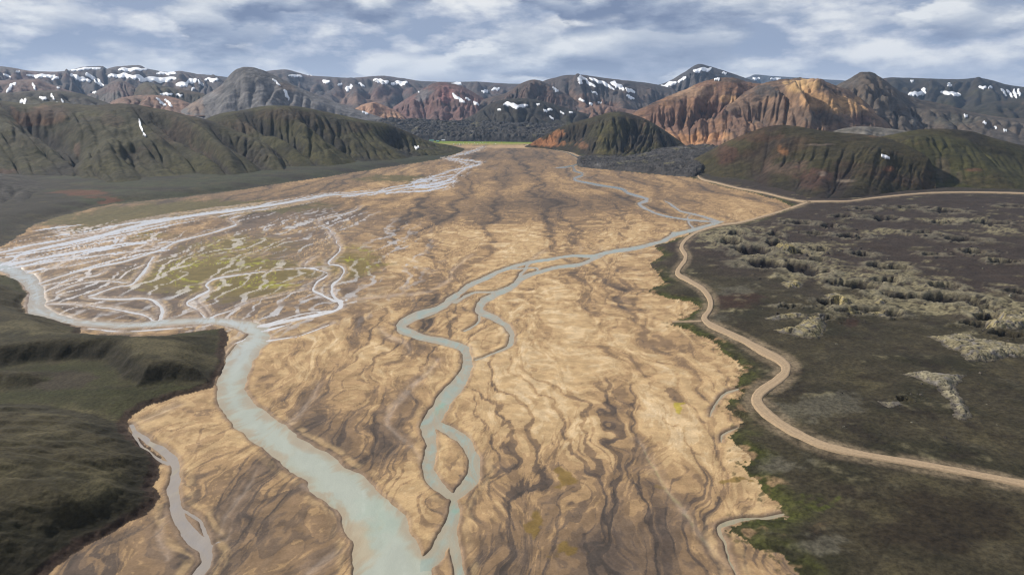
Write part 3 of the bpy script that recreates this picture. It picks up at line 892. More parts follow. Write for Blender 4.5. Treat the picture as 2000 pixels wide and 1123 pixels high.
# left terrace with its two benches and the hollow between
bA = edge_field(BENCH_A, 45.0)
bB = edge_field(BENCH_B, 60.0)
bM = edge_field(BENCH_M, 30.0)
tin = sstep(0.0, 5.0, terr_d)
zt = 1.5 + 2.0 * sstep(0, 30, terr_d) + 0.5 * hum + 0.25 * hum2 + 0.12 * hum3
FRONT_A = [(-500, 745), (-200, 738), (0, 730), (100, 716), (190, 716), (214, 728), (232, 752), (262, 768), (340, 756), (404, 752)]
fgx, fgy = ground_pt(np.array([p[0] for p in FRONT_A], float), np.array([p[1] for p in FRONT_A], float))
fA = np.full(X.shape, 60.0, F32)
stroke_field(np.stack([fgx, fgy], 1), np.zeros(len(fgx)), fA, XW, YW, 60.0)
fA = np.where(bA > 0, fA, -fA)
frontA = sstep(30, 12, np.abs(fA))
zt = zt + 9.0 * sstep(-1.0, 17.0, fA + 2.5 * hum + 0.8 * hum2) * sstep(0, 26, np.where(np.abs(fA) < bA + 2, 26, bA)) * (0.55 + 0.45 * sstep(420, 250, PX))
zt = zt + 9.0 * sstep(-1.0, 26.0, bB + 3 * hum2) + 5.0 * sstep(20, 60, bB)
zt = zt + 5.0 * sstep(0.0, 14.0, bM)
zt -= 1.3 * sstep(0.25, 0.0, np.abs(fbm(X / 45, Y / 18, 31, 3))) * sstep(8, 25, bB)
Z = lerp(Z, zt, tin)
Ct = np.empty_like(C)
Ct[:] = (0.078, 0.064, 0.030)
Ct = mixc(Ct, (0.045, 0.040, 0.017), sstep(-0.1, 0.4, fbm(X / 55, Y / 16, 33, 4)))
Ct = mixc(Ct, (0.125, 0.105, 0.052), sstep(0.15, 0.5, fbm(X / 40, Y / 26, 34, 3)) * sstep(10, 25, np.maximum(bA, bB)))
Ct = mixc(Ct, (0.060, 0.066, 0.018), sstep(6, -6, np.maximum(np.maximum(bA, bB), bM) + 14 * hum2 + 6 * hum) * 0.6)
Ct = mixc(Ct, (0.165, 0.140, 0.070), sstep(0.3, 0.8, px_blob(330, 710, 110, 26) + px_blob(130, 830, 140, 30) + 0.7 * px_blob(200, 960, 130, 60) + px_blob(90, 670, 120, 16) + 0.4 * hum2 + 0.3 * hum) * 0.75)
Ct = mixc(Ct, (0.075, 0.052, 0.042), sstep(0.4, 0.8, px_blob(120, 755, 70, 26) + 0.3 * hum2) * 0.6)
steep_shade = sstep(0.0, 3.0, bA) * sstep(15, 8, bA) * frontA + sstep(-2, 1.0, bB) * sstep(16, 7, bB)
Ct = mixc(Ct, (0.028, 0.024, 0.012), np.clip(steep_shade, 0, 1) * 0.75)  # backlit shade on the bench fronts, put into the colour
cliff = sstep(6.5, 3.0, terr_d + 2 * hum2) * (1 - sstep(620, 640, 660 - PY + 600))
Ct = mixc(Ct, (0.085, 0.050, 0.036), sstep(6.0, 3.0, terr_d + 2.5 * hum2 + hum3) * sstep(500, 300, DIST - 200) * 0.85)
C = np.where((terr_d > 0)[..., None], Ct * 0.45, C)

# foot of the left hills
fin = sstep(0.0, 30.0, foot_d)
zf = 1.0 + 5.0 * sstep(0, 60, foot_d) + 1.5 * hum
Z = lerp(Z, zf, fin)
Cf = np.empty_like(C)
Cf[:] = (0.052, 0.058, 0.030)
Cf = mixc(Cf, (0.038, 0.034, 0.026), sstep(-0.1, 0.4, fbm(X / 160, Y / 60, 36, 3) + 0.6 * sstep(200, 60, PX)))
Cf = mixc(Cf, (0.075, 0.066, 0.034), sstep(0.05, 0.4, fbm(X / 60, Y / 45, 37, 4, 0.6)) * 0.7)
Cf = mixc(Cf, (0.030, 0.027, 0.020), sstep(0.1, 0.4, fbm(X / 35, Y / 28, 38, 4, 0.6)) * 0.7)
Cf = mixc(Cf, (0.12, 0.095, 0.06), sstep(30, 0, foot_d + 14 * hum) * sstep(0.0, 0.35, hum2) * 0.6)
Cf = mixc(Cf, (0.15, 0.06, 0.035), sstep(0.45, 0.8, px_blob(165, 384, 60, 9) + px_blob(205, 397, 16, 5) + 0.25 * hum) * 0.85)
C = np.where((foot_d > 0)[..., None], Cf * 0.58, C)
# far valley floor and the meadow by the camp
Cfar = np.empty_like(C)
Cfar[:] = (0.05, 0.05, 0.032)
C = np.where(((PY < 272) & (moor_d < 0))[..., None], Cfar, C)
Cmd = np.empty_like(C)
Cmd[:] = (0.14, 0.19, 0.022)
Cmd = mixc(Cmd, (0.24, 0.20, 0.07), sstep(279.5, 281.5, PY + 1.5 * hum))
C = np.where((mead_d > 0)[..., None], Cmd, C)
far_sand = px_blob(1000, 287, 160, 3.2)
C = mixc(C, (0.48, 0.33, 0.19), np.where((mead_d <= 0) & (moor_d < 0) & (foot_d < 0), sstep(0.3, 0.8, far_sand + 0.2 * n_mid), 0) * 0.5)

# water courses cut into everything
WATER_Z = -0.55
carve_w = np.clip(0.9 + 0.0025 * DIST, 1.0, 3.5)
ba, bb_ = np.array(ground_pt(720.0, 377.0)), np.array(ground_pt(120.0, 478.0))
bd = (bb_ - ba) / np.hypot(*(bb_ - ba))
BU = (X - ba[0]) * bd[1] - (Y - ba[1]) * bd[0] + 22 * w1 + 9 * w3 + 2.5 * noise(X / 13, Y / 13, 93)
BV = (X - ba[0]) * bd[0] + (Y - ba[1]) * bd[1]
LD = grid_sample(qC, (BV + 1200) / 3.4, (BU + 700) / 2.3)
thread = np.where(sd_belt < 0, (np.where(PX < 330, 0.50, 0.85) - LD - 0.35 * n_fin) * 4.0, BIG)
thread = np.where((sd_belt < 22) & (PY > 430) & (PX < 330), np.minimum(thread, (1.65 - LD - 0.3 * n_fin) * 4.0), thread)
which = np.where(thread < sd_all, 4, which).astype(np.int16)
sd_all = np.minimum(sd_all, np.maximum(thread, -3.0)).astype(F32)
sd['s'] = np.minimum(sd['s'], np.maximum(thread, 0.0))
cut = sstep(0.6 * carve_w, -0.9 * carve_w, sd_all)
Z = lerp(Z, np.minimum(Z, np.where((which == 4) | (which == 5), -0.95, -1.4)), np.where(terr_d > 0, sstep(1.0, -1.0, sd_all), cut))
wet_rim = sstep(2.0, 0.0, sd_all - 0.012 * (DIST - 150) * 0.2 + 1.2 * n_fin + 0.5 * lic)
not_sand = (terr_d > 0) | (moor_d > 0)
C = mixc(C, (0.20, 0.14, 0.095), wet_rim * np.where(not_sand, 0.2, 0.62))
rim2 = sstep(1.5, 3.0, sd_all) * sstep(6.5, 4.0, sd_all) * (~not_sand)
C = mixc(C, (0.50, 0.35, 0.18), rim2 * 0.45 * sstep(-0.3, 0.3, n_fin))
silver_rim = sstep(7.0, 0.5, sd['s'] + 2.5 * n_fin) * (~not_sand)
C = mixc(C, (0.40, 0.33, 0.285), silver_rim * 0.30 * sstep(0.3, 0.8, saw2 + 0.3 * n_fin))
# braid threads: thin silt between the upper river's arms, its shine painted in pale colour
up_zone = sstep(60, 20, sd['s']) * sstep(420, 455, PY) * sstep(560, 520, PY) * sstep(420, 250, PX) * sstep(60, 180, PX) + 0.8 * sstep(30, 10, sd['s']) * sstep(400, 360, PY)
thr = 0.34 - 0.16 * LC
C = mixc(C, (0.42, 0.375, 0.35), np.clip(up_zone, 0, 1) * sstep(0.12, 0.03, thr) * (~not_sand) * 0.85)
road_edge = sstep(5, 0.3, road_f)
C = mixc(C, (0.17, 0.13, 0.085), road_edge * 0.7 * (moor_d > 0) * sstep(-0.4, 0.3, hum2 + 0.2))
# road bed is graded flat
zr = np.where(moor_d > 0, 1.2 + 2.2 * sstep(0, 50, moor_d) + 0.19 * hum, Z)
Z = np.where((road_f < 16) & (moor_d > 2), lerp(zr, Z, sstep(1.0, 16.0, road_f)), Z)
print('relief', round(time.time() - T0, 1))

# ------------------------------------------------------------------ cut the grid into the pieces of the setting
VERTS = np.stack([X, Y, Z], -1).reshape(-1, 3)
COLF = np.clip(C, 0.005, 0.9).reshape(-1, 3)
GLOSS = np.clip(0.75 * silt_sheen * fan + np.clip(up_zone, 0, 1) * sstep(0.14, 0.03, thr) + 0.2 * silver_rim + 0.3 * wet_rim + 0.2 * fan, 0, 1) * (~not_sand)
GLOSS = GLOSS.reshape(-1)
idx = np.arange(NR * NC, dtype=np.int32).reshape(NR, NC)
quads = np.stack([idx[:-1, :-1], idx[:-1, 1:], idx[1:, 1:], idx[1:, :-1]], -1).reshape(-1, 4)


def face_any(mask):
    m = mask.reshape(NR, NC)
    return (m[:-1, :-1]).reshape(-1)


cls = np.zeros(X.shape, np.int8)
cls[moor_d > 0] = 1
cls[terr_d > 0] = 2
cls[foot_d > 0] = 3
cls[mead_d > 0] = 4
fcls = face_any(cls)


def grid_piece(name, fmask, mat, verts=None, cols=None):
    fq = quads[fmask]
    u, invx = np.unique(fq, return_inverse=True)
    v = (VERTS if verts is None else verts)[u]
    c = (COLF if cols is None else cols)[u]
    return new_mesh_obj(name, v, invx.reshape(-1, 4), mat, colors=c, attrs={'gloss': GLOSS[u]} if mat is M_SAND else None)


structure(grid_piece('river_plain', fcls == 0, M_SAND), 'sandy braided river plain of tan and brown silt')
structure(grid_piece('moor', fcls == 1, M_MOOR), 'dark heath and old lava ground right of the plain')
structure(grid_piece('grass_terrace', fcls == 2, M_GRASS), 'dark grassy river terrace at lower left')
structure(grid_piece('foot_slope', fcls == 3, M_GRASS), 'dark green strip at the foot of the left hills')
structure(grid_piece('meadow', fcls == 4, M_GRASS), 'bright green meadow at the far end of the plain')

# water sheets
wtone = {1: (0.32, 0.34, 0.29), 2: (0.245, 0.285, 0.245), 3: (0.25, 0.28, 0.235), 4: (0.56, 0.57, 0.60), 5: (0.53, 0.535, 0.55), 6: (0.20, 0.235, 0.235), 7: (0.255, 0.232, 0.215), 8: (0.20, 0.21, 0.14)}
wc = np.zeros(X.shape + (3,), F32)
for k, c in wtone.items():
    wc[which == k] = c
depth = sstep(0.0, -7.0, sd_all)
wc = mixc(wc, (0.30, 0.30, 0.21), (1 - depth) * (which == 1) * 0.35)
shal = px_blob(690, 1065, 60, 50) + 0.5 * px_blob(640, 1010, 20, 60)
wc = mixc(wc, (0.36, 0.26, 0.15), (which == 1) * sstep(0.25, 0.8, shal + 0.2 * n_fin) * 0.55)
green = px_blob(860, 800, 20, 26) + px_blob(885, 985, 16, 24) + 0.5 * px_blob(740, 1020, 60, 90)
wc = mixc(wc, (0.18, 0.30, 0.23), sstep(0.2, 0.9, green) * 0.6)
leftw = sstep(560, 440, PX) * (which == 1)
wc = mixc(wc, (0.40, 0.42, 0.42), leftw * sstep(760, 640, PY) * 0.7)
shoal = sstep(0.18, 0.5, fbm(UU / 11, VV / 60, 97, 3) + 0.25 * lic) * sstep(-14, -2, sd_all)
wc = mixc(wc, (0.33, 0.295, 0.215), shoal * np.isin(which, (1, 2, 3, 7)) * 0.6)
wc = mixc(wc, (0.46, 0.49, 0.44), sstep(0.45, 1.1, lic) * np.isin(which, (1, 2)) * 0.30)
shore = sstep(0.0, -1.0, sd_all / np.clip(0.018 * DIST, 2.5, 7.0) + 1.5 * n_fin)
wc = mixc(wc, (0.30, 0.24, 0.165), (1 - shore) * np.where((which == 4) | (which == 5) | (which == 7), 0.25, 0.75))
wverts = np.stack([X, Y, np.full(X.shape, WATER_Z, F32)], -1).reshape(-1, 3)
wface = face_any((sd_all < 1.6 * carve_w + 0.5))
wcl = face_any(which)
WN = {1: ('main_river', 'wide milky turquoise river bending through the foreground'), 2: ('middle_stream', 'turquoise stream winding down the middle of the plain'),
      3: ('side_stream', 'side arm of the middle stream ending in a hook'), 4: ('upper_river', 'silver braided river along the left side of the plain'),
      5: ('braided_fan', 'thin silver braids fanning out left of centre'), 6: ('far_stream', 'thin blue stream on the far right of the plain'),
      7: ('grey_stream', 'grey stream below the grassy terrace at lower left'), 8: ('brook', 'greenish brooks along the edge of the moor')}
for k, (nm, lb) in WN.items():
    structure(grid_piece(nm, wface & (wcl == k), M_WATER, wverts, wc.reshape(-1, 3)), lb)

# wide coarse ground beyond the surveyed sheet
n = 96
th = np.linspace(0, 2 * np.pi, n, endpoint=False)
rr = np.array([1.0, 200, 1500, 6000, 11000, 15500])
gv = np.stack([np.outer(rr, np.cos(th)), np.outer(rr, np.sin(th)), np.full((6, n), -9.0)], -1).reshape(-1, 3)
gi = np.arange(6 * n).reshape(6, n)
gf = np.stack([gi[:-1], np.roll(gi[:-1], -1, 1), np.roll(gi[1:], -1, 1), gi[1:]], -1).reshape(-1, 4)
structure(new_mesh_obj('ground', gv, gf[:, ::-1], M_MOOR, colors=np.tile(np.array([[0.06, 0.055, 0.035]], F32), (len(gv), 1))), 'dark open land all round')


def ground_z(x, y):
    """height of the grid at world x, y"""
    r = np.interp(y, rows_Y, np.arange(NR))
    c = np.interp(x / y, a_cols, np.arange(NC))
    r0 = np.clip(np.floor(r).astype(int), 0, NR - 2)
    c0 = np.clip(np.floor(c).astype(int), 0, NC - 2)
    fr, fc = r - r0, c - c0
    return (Z[r0, c0] * (1 - fr) * (1 - fc) + Z[r0 + 1, c0] * fr * (1 - fc) + Z[r0, c0 + 1] * (1 - fr) * fc + Z[r0 + 1, c0 + 1] * fr * fc)


# ------------------------------------------------------------------ gravel road
def road_material():
    m, t = new_mat('gravel_road')
    geo = t.n('ShaderNodeNewGeometry')
    pos = geo.outputs['Position']
    acr = t.attr('across')
    tracks = t.math('ABSOLUTE', t.math('SUBTRACT', t.math('ABSOLUTE', acr), 0.42))
    tr = t.maprange(t.math('ADD', tracks, t.math('MULTIPLY', t.noise(pos, 0.25, 4, 0.6), 0.22)), 0.08, 0.34, 0.0, 1.0)
    base = t.mix(tr, (0.33, 0.24, 0.148), (0.285, 0.205, 0.125))
    g = t.noise(pos, 0.8, 5, 0.7)
    colr = t.vmath('SCALE', base, scale=t.maprange(g, 0.3, 0.7, 0.82, 1.15))
    b = t.n('ShaderNodeBump')
    b.inputs['Distance'].default_value = 0.12
    t.put(b.inputs['Height'], g)
    pr = t.n('ShaderNodeBsdfPrincipled')
    t.put(pr.inputs['Base Color'], colr)
    pr.inputs['Roughness'].default_value = 0.92
    t.put(pr.inputs['Normal'], b.outputs[0])
    o = t.n('ShaderNodeOutputMaterial')
    t.t.links.new(pr.outputs[0], o.inputs[0])
    return m


M_ROAD = road_material()
CROSS = np.array([-1.18, -1.0, -0.75, -0.42, 0.0, 0.42, 0.75, 1.0, 1.18])
CROSS_H = np.array([-1.2, 0.02, 0.16, 0.10, 0.20, 0.10, 0.16, 0.02, -1.2])


def make_road(name, key, label, lift=0.45):
    gp, hw = ROADS[key]
    seg = np.hypot(*np.diff(gp, axis=0).T)
    s = np.concatenate([[0], np.cumsum(seg)])
    m = int(s[-1] / 2.5)
    t = np.linspace(0, s[-1], m)
    x, y, h = np.interp(t, s, gp[:, 0]), np.interp(t, s, gp[:, 1]), np.interp(t, s, hw)
    k = 5
    ker = np.ones(k) / k
    pad = lambda a: np.convolve(np.pad(a, k // 2, 'edge'), ker, 'valid')
    x, y, h = pad(x), pad(y), pad(h)
    h = h * 0.56 * (1 + 0.22 * fbm(t / 14, t * 0, 55, 3))
    tx, ty = np.gradient(x), np.gradient(y)
    L = np.hypot(tx, ty)
    tx, ty = tx / L, ty / L
    z = ground_z(x, y)
    k = 15
    ker = np.ones(k) / k
    z = np.convolve(np.pad(z, k // 2, 'edge'), ker, 'valid')
    wob = 1 + 0.12 * noise(np.add.outer(t / 6, CROSS * 9), np.add.outer(t / 6, CROSS * 3), 57)
    vx = x[:, None] + ty[:, None] * CROSS * h[:, None] * wob
    vy = y[:, None] - tx[:, None] * CROSS * h[:, None] * wob
    vz = z[:, None] + lift + CROSS_H[None, :] * np.clip(h / 4, 0.6, 1.5)[:, None]
    v = np.stack([vx, vy, vz], -1).reshape(-1, 3)
    nc = len(CROSS)
    ii = np.arange(m * nc).reshape(m, nc)
    f = np.stack([ii[:-1, :-1], ii[1:, :-1], ii[1:, 1:], ii[:-1, 1:]], -1).reshape(-1, 4)[:, ::-1]
    return structure(new_mesh_obj(name, v, f, M_ROAD, attrs={'across': np.tile(CROSS, m)}), label)


make_road('gravel_road', 'main', 'winding pale gravel road along the edge of the plain')
make_road('gravel_track', 'w', 'thin pale track running to the far end of the plain', 0.55)
make_road('valley_road', 'e', 'pale gravel road under the green hill on the right', 0.6)
make_road('spur_track', 'spur', 'short sandy spur off the road', 0.4)
print('ground done', round(time.time() - T0, 1))

# ------------------------------------------------------------------ hills and mountains
BVH = {}
MTN_OBJ = {}


def resample(pts, n):
    pts = np.asarray(pts, float)
    c = catmull(pts, 10)
    L = np.concatenate([[0], np.cumsum(np.hypot(np.diff(c[:, 0]), np.diff(c[:, 1]) * 2))])
    t = np.linspace(0, L[-1], n)
    return np.stack([np.interp(t, L, c[:, k]) for k in range(c.shape[1])], 1)


def mountain(name, label, crest, base, nu=260, nv=90, lam=220.0, amp=0.22, prof='round', paint=None, mat=None,
             rough=0.02, back=0.35, seed=1, warp=0.5, crest_amp=0.25, small=0.35, f2=None, f3=None, carve=1.0, shift=0.0):
    """a solid hill: crest line (x, y, metres ahead), foot line (x, y) on the ground or (x, y, metres ahead);
    spurs and gullies run down from the crest, a back slope closes it"""
    cr = resample(crest, nu)
    moss = mat is M_HILL
    f2 = f2 if f2 is not None else (0.20 if moss else 0.28)
    f3 = f3 if f3 is not None else (0.06 if moss else 0.15)
    bs = resample(base, nu)
    if shift:
        t_ = np.clip(np.linspace(0, 1, nu) + shift * np.sin(np.linspace(0, np.pi, nu)) ** 0.5, 0, 1) * (nu - 1)
        bs = np.stack([np.interp(t_, np.arange(nu), bs[:, k]) for k in range(bs.shape[1])], 1)
    cx_, cy_, cz_ = at_depth(cr[:, 0], cr[:, 1], cr[:, 2])
    if bs.shape[1] == 2:
        bx_, by_ = ground_pt(bs[:, 0], bs[:, 1])
        bz_ = np.full(nu, -4.0)
    else:
        bx_, by_, bz_ = at_depth(bs[:, 0], bs[:, 1], bs[:, 2])
    s = np.concatenate([[0], np.cumsum(np.hypot(np.diff(cx_), np.diff(cy_)))])
    nb = max(10, nv // 4)
    v = np.concatenate([np.linspace(-1, 0, nb, endpoint=False), np.linspace(0, 1, nv) ** 1.0])
    V = v[None, :]
    a = np.clip(V, 0, 1)
    if prof == 'round':
        p = 0.45 * np.cos(a * np.pi / 2) + 0.40 * (1 - a) + 0.15 * (1 - a) ** 2.0
    elif prof == 'cone':
        p = 0.65 * (1 - a) ** 1.25 + 0.35 * (1 - a)
    else:
        p = (1 - a) ** 1.1
    hgt = np.maximum(cz_ - bz_, 4.0)[:, None]
    us = np.concatenate([[0], np.cumsum(np.hypot(np.diff(cx_), np.diff(cy_)))])
    pv_ = fbm(us / (lam * 1.3), us * 0, seed + 20, 3)[:, None]
    reach = (1 + 0.22 * fbm(us / (lam * 0.9), us * 0 + 3.3, seed + 21, 3))[:, None]
    reach = np.minimum(reach, 1.08)
    p = np.clip(p, 0, 1) ** np.clip(1 + 0.6 * pv_, 0.75, 1.5)
    dx = (bx_ - cx_)[:, None] * reach
    dy = (by_ - cy_)[:, None] * reach
    run = np.hypot(dx, dy)
    Xm = cx_[:, None] + dx * a
    Ym = cy_[:, None] + dy * a
    Zm = bz_[:, None] + hgt * p
    bk = np.clip(-V, 0, 1)
    Xm = Xm - dx * bk * back * 2 + 0 * bk
    Ym = Ym + np.maximum(np.abs(dy), hgt * 1.6) * bk * (back * 2 + 0.3)
    Zm = np.where(V < 0, cz_[:, None] - (hgt + 30) * (0.35 * bk + 0.65 * bk ** 1.6), Zm)
    S = np.repeat(s[:, None], len(v), 1)
    TT = run * V
    wx = noise(S / (lam * 2.2), TT / (lam * 2.6), seed) * lam * warp
    wy = noise(S / (lam * 0.8), TT / (lam * 2.2), seed + 1) * lam * 0.22 * warp
    Q = S + wx + wy
    # spur / gully pattern, branching finer uphill
    r1 = 1 - np.abs(noise(Q / lam, TT / (lam * 4.5), seed + 2)) * 1.35
    r2 = 1 - np.abs(noise(Q / (lam * 0.42) + 0.4 * r1, TT / (lam * 2.6), seed + 3)) * 1.35
    r3 = 1 - np.abs(noise(Q / (lam * 0.19), TT / (lam * 1.6), seed + 4)) * 1.35
    r4 = fbm(Xm / (lam * 0.16), Ym / (lam * 0.16), seed + 5, 4, 0.6)
    gul = (1 - f2 - f3) * r1 + f2 * r2 + f3 * r3              # 1 on gully floors' lines before flipping
    # rain-fed drainage down the front slope carves the gullies
    Z0r = (3.2 * (1 - r1) + 1.1 * (1 - r2) + 0.45 * r4 + 0.8 * fbm(S / (lam * 0.3), TT / (lam * 0.35), seed + 9, 3))[:, nb:].T
    cell = s[-1] / nu
    _, qm = drain(Z0r, 4, 7.0, 0.8, 0.05, 0.4)
    gm = 0
    for rad, wt in ((0, 0.16), (1, 0.2), (max(2, int(lam * 0.05 / cell)), 0.28), (max(4, int(lam * 0.13 / cell)), 0.36)):
        bb = blur1(qm, rad, 1) if rad else qm
        bb = blur1(bb, 1, 0)
        gm = gm + wt * (bb - bb.mean()) / (bb.std() + 1e-6)
    gm = np.clip(gm.T, -1.6, 2.6) * (0.25 + 0.9 * sstep(-0.25, 0.35, fbm(S / (lam * 1.1), TT / (lam * 0.8), seed + 30, 2)))[:, nb:]
    gully = np.zeros_like(S)
    gully[:, nb:] = gm
    env_g = sstep(0.02, 0.3, a) * (1 - 0.75 * sstep(0.75, 1.0, a))
    gul = np.clip(gul + 0.06 * gully, 0, 1.3)
    env = np.where(V >= 0, sstep(0.0, 0.42, a) * (1 - 0.35 * sstep(0.8, 1.0, a)), crest_amp)
    env = np.maximum(env, crest_amp * (1 - a) ** 3)
    amp_m = amp * np.minimum(hgt, run * 0.75)
    cutf = np.clip(amp * 1.25 * env * np.clip(gul - 0.30, -0.1, 1.0) + 0.13 * carve * env_g * gully, -0.25, 0.88)
    Zm = np.where(V >= 0, bz_[:, None] + (Zm - bz_[:, None]) * (1 - cutf), Zm - amp_m * env * (gul - 0.5))
    Zm = Zm + 0.16 * np.minimum(hgt, run) * fbm(Xm / (lam * 0.75), Ym / (lam * 0.75), seed + 22, 3) * sstep(0.0, 0.3, a) * (1 - a) * 1.6
    Zm = Zm + rough * hgt * r4 * np.where(V > 0.96, 0.2, 1.0) * (0.35 + 0.65 * env * (1 - 0.6 * a))
    # ends sink into the ground
    e = np.minimum(np.arange(nu), np.arange(nu)[::-1]) / (nu * 0.05)
    Zm = Zm - (1 - sstep(0, 1, e))[:, None] * 0.25 * hgt
    nvv = len(v)
    PXm, PYm = project(Xm, Ym, Zm)
    info = dict(gully=gully, V=np.repeat(V, nu, 0), a=np.repeat(a, nu, 0), gul=gul, r1=r1, r2=r2, r3=r3, r4=r4, PX=PXm, PY=PYm, X=Xm, Y=Ym, Z=Zm, S=S, TT=TT, h=(Zm - bz_[:, None]) / hgt, lam=lam,
                n3=fbm(Xm / (lam * 0.45), Ym / (lam * 0.45) + Zm / (lam * 0.25), seed + 11, 4, 0.6), n4=fbm(S / (lam * 0.5), TT / (lam * 0.9), seed + 12, 4, 0.6), n1=fbm(Xm / (lam * 0.9), Ym / (lam * 0.9) + Zm / (lam * 0.5), seed + 7, 4), n2=fbm(S / (lam * 0.25), TT / (lam * 1.4), seed + 8, 4, 0.6))
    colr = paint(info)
    ii = np.arange(nu * nvv).reshape(nu, nvv)
    f = np.stack([ii[:-1, :-1], ii[1:, :-1], ii[1:, 1:], ii[:-1, 1:]], -1).reshape(-1, 4)
    vv = np.stack([Xm, Ym, Zm], -1).reshape(-1, 3)
    # make faces look up
    q = f[len(f) // 2]
    nrm = np.cross(vv[q[1]] - vv[q[0]], vv[q[3]] - vv[q[0]])
    if nrm[2] < 0:
        f = f[:, ::-1]
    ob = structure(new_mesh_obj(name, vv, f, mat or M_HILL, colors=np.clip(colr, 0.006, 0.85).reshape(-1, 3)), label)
    MTN_OBJ[name] = (ob, vv, f)
    return ob


def cfill(i, c):
    o = np.empty(i['V'].shape + (3,), F32)
    o[:] = c
    return o


def blob(i, cx, cy, rx, ry):
    return np.exp(-(((i['PX'] + 0.8 * rx * i['n1'] - cx) / rx) ** 2 + ((i['PY'] + 0.7 * ry * (i['n2'] + i['r4']) - cy) / ry) ** 2))


def paint_moss(green=(0.062, 0.066, 0.020), dark=(0.030, 0.026, 0.019), brown=(0.085, 0.060, 0.035), warm=None, k_dark=0.85, blobs=()):
    def p(i):
        c = cfill(i, green)
        c = mixc(c, brown, sstep(0.0, 0.5, i['n1'] + 0.35 * (0.5 - i['a'])) * 0.8)
        c = mixc(c, (0.085, 0.092, 0.022), sstep(0.1, 0.5, -i['n1'] + 0.3 * i['n2']) * sstep(0.25, 0.75, i['a']) * 0.8)
        c = mixc(c, np.array(green) * 1.9, sstep(0.55, 0.20, i['gul']) * sstep(-0.3, 0.3, i['n4']) * 0.8)  # spurs lightened in colour to look sunlit
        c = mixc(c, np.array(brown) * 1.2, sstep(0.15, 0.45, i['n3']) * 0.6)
        c = mixc(c, dark, sstep(0.66, 0.92, i['gul'] + 0.10 * i['r4']) * k_dark)  # dark gully rock, deepened in colour for gully shadow
        c = mixc(c, (0.028, 0.024, 0.018), sstep(1.1, 2.2, i['gully']) * 0.5)
        c = mixc(c, (0.16, 0.105, 0.065), sstep(0.35, 0.6, i['n2'] + 0.25 * i['n1']) * sstep(0.75, 0.3, i['a']) * 0.55)
        for (bx, by, rx, ry, colr, st) in blobs:
            c = mixc(c, colr, sstep(0.35, 0.75, blob(i, bx, by, rx, ry) * 0.9 + 0.65 * i['n2'] + 0.25 * i['r4']) * st)
        c = c * np.array((1.10, 0.95, 0.92), F32)
        c = mixc(c, (0.026, 0.023, 0.019), sstep(0.12, 0.4, i['n4'] + 0.5 * i['n1']) * 0.55)
        return c * F32(0.52)
    return p


def paint_scree(a, b, d, k=0.7, blobs=(), streak=0.8, crag=0.75):
    def p(i):
        c = cfill(i, a)
        c = mixc(c, b, sstep(-0.15, 0.35, i['n2'] + 0.5 * i['n1']) * streak)
        c = mixc(c, np.array(b) * 1.25, sstep(1.0, 2.2, i['gully']) * 0.4)
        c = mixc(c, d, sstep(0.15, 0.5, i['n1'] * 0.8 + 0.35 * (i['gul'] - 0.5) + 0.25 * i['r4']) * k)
        for (bx, by, rx, ry, colr, st) in blobs:
            c = mixc(c, colr, sstep(0.35, 0.75, blob(i, bx, by, rx, ry) + 0.30 * i['n2'] + 0.18 * i['r4']) * st)
        c = mixc(c, np.array(d) * 0.62, sstep(0.18, 0.45, i['n3'] + 0.15 * i['r4']) * sstep(0.85, 0.4, i['a']) * crag)
        c = mixc(c, np.array(a) * 1.35, sstep(0.2, 0.5, i['n4']) * 0.5)
        return c * F32(0.86)
    return p


OR1 = (0.36, 0.20, 0.095)
OR2 = (0.42, 0.27, 0.13)
RUST = (0.20, 0.095, 0.058)
ROCK = (0.045, 0.038, 0.036)
GREY = (0.135, 0.128, 0.128)
PURP = (0.115, 0.075, 0.072)
DGRN = (0.048, 0.050, 0.026)

# --- far ranges
mountain('far_range_left', 'snow-streaked brown range on the far left skyline',
         [(-420, 150, 7000), (-250, 138, 7000), (-100, 128, 7000), (0, 130, 6600), (50, 137, 6600), (100, 140, 6600), (132, 138, 6800), (160, 131, 7000), (198, 129, 7000), (207, 135, 7000), (222, 131, 7000), (268, 127, 7000), (288, 134, 7000), (330, 141, 7000), (352, 139, 7000), (385, 144, 7000), (420, 148, 6800), (450, 152, 6800), (520, 160, 6800)],
         [(-420, 235, 4300), (0, 235, 4300), (250, 235, 4300), (520, 235, 4300)], 420, 80, 420, 0.30, 'round',
         paint_scree((0.070, 0.058, 0.056), (0.092, 0.064, 0.056), (0.042, 0.043, 0.045), 0.8, [(60, 150, 80, 14, (0.14, 0.075, 0.06), 0.7), (330, 165, 60, 12, (0.12, 0.075, 0.055), 0.6)]), M_SCREE, seed=3, crest_amp=0.05)
mountain('far_range_middle', 'dark flat-topped range behind the red mountain',
         [(440, 165, 7600), (500, 145, 7600), (530, 138, 7600), (560, 136, 7600), (600, 147, 7600), (640, 150, 7600), (690, 152, 7600), (740, 148, 7600), (780, 152, 7600), (820, 158, 7600), (870, 160, 7600), (940, 160, 7600), (1000, 164, 7600), (1080, 162, 7600), (1160, 160, 7600)],
         [(440, 240, 4700), (800, 240, 4700), (1160, 240, 4700)], 380, 80, 420, 0.28, 'round',
         paint_scree((0.070, 0.058, 0.056), (0.10, 0.066, 0.058), (0.042, 0.042, 0.044), 0.8, [(700, 195, 70, 14, (0.22, 0.13, 0.09), 0.5), (760, 180, 50, 10, (0.13, 0.07, 0.06), 0.6)]), M_SCREE, seed=5, crest_amp=0.05)
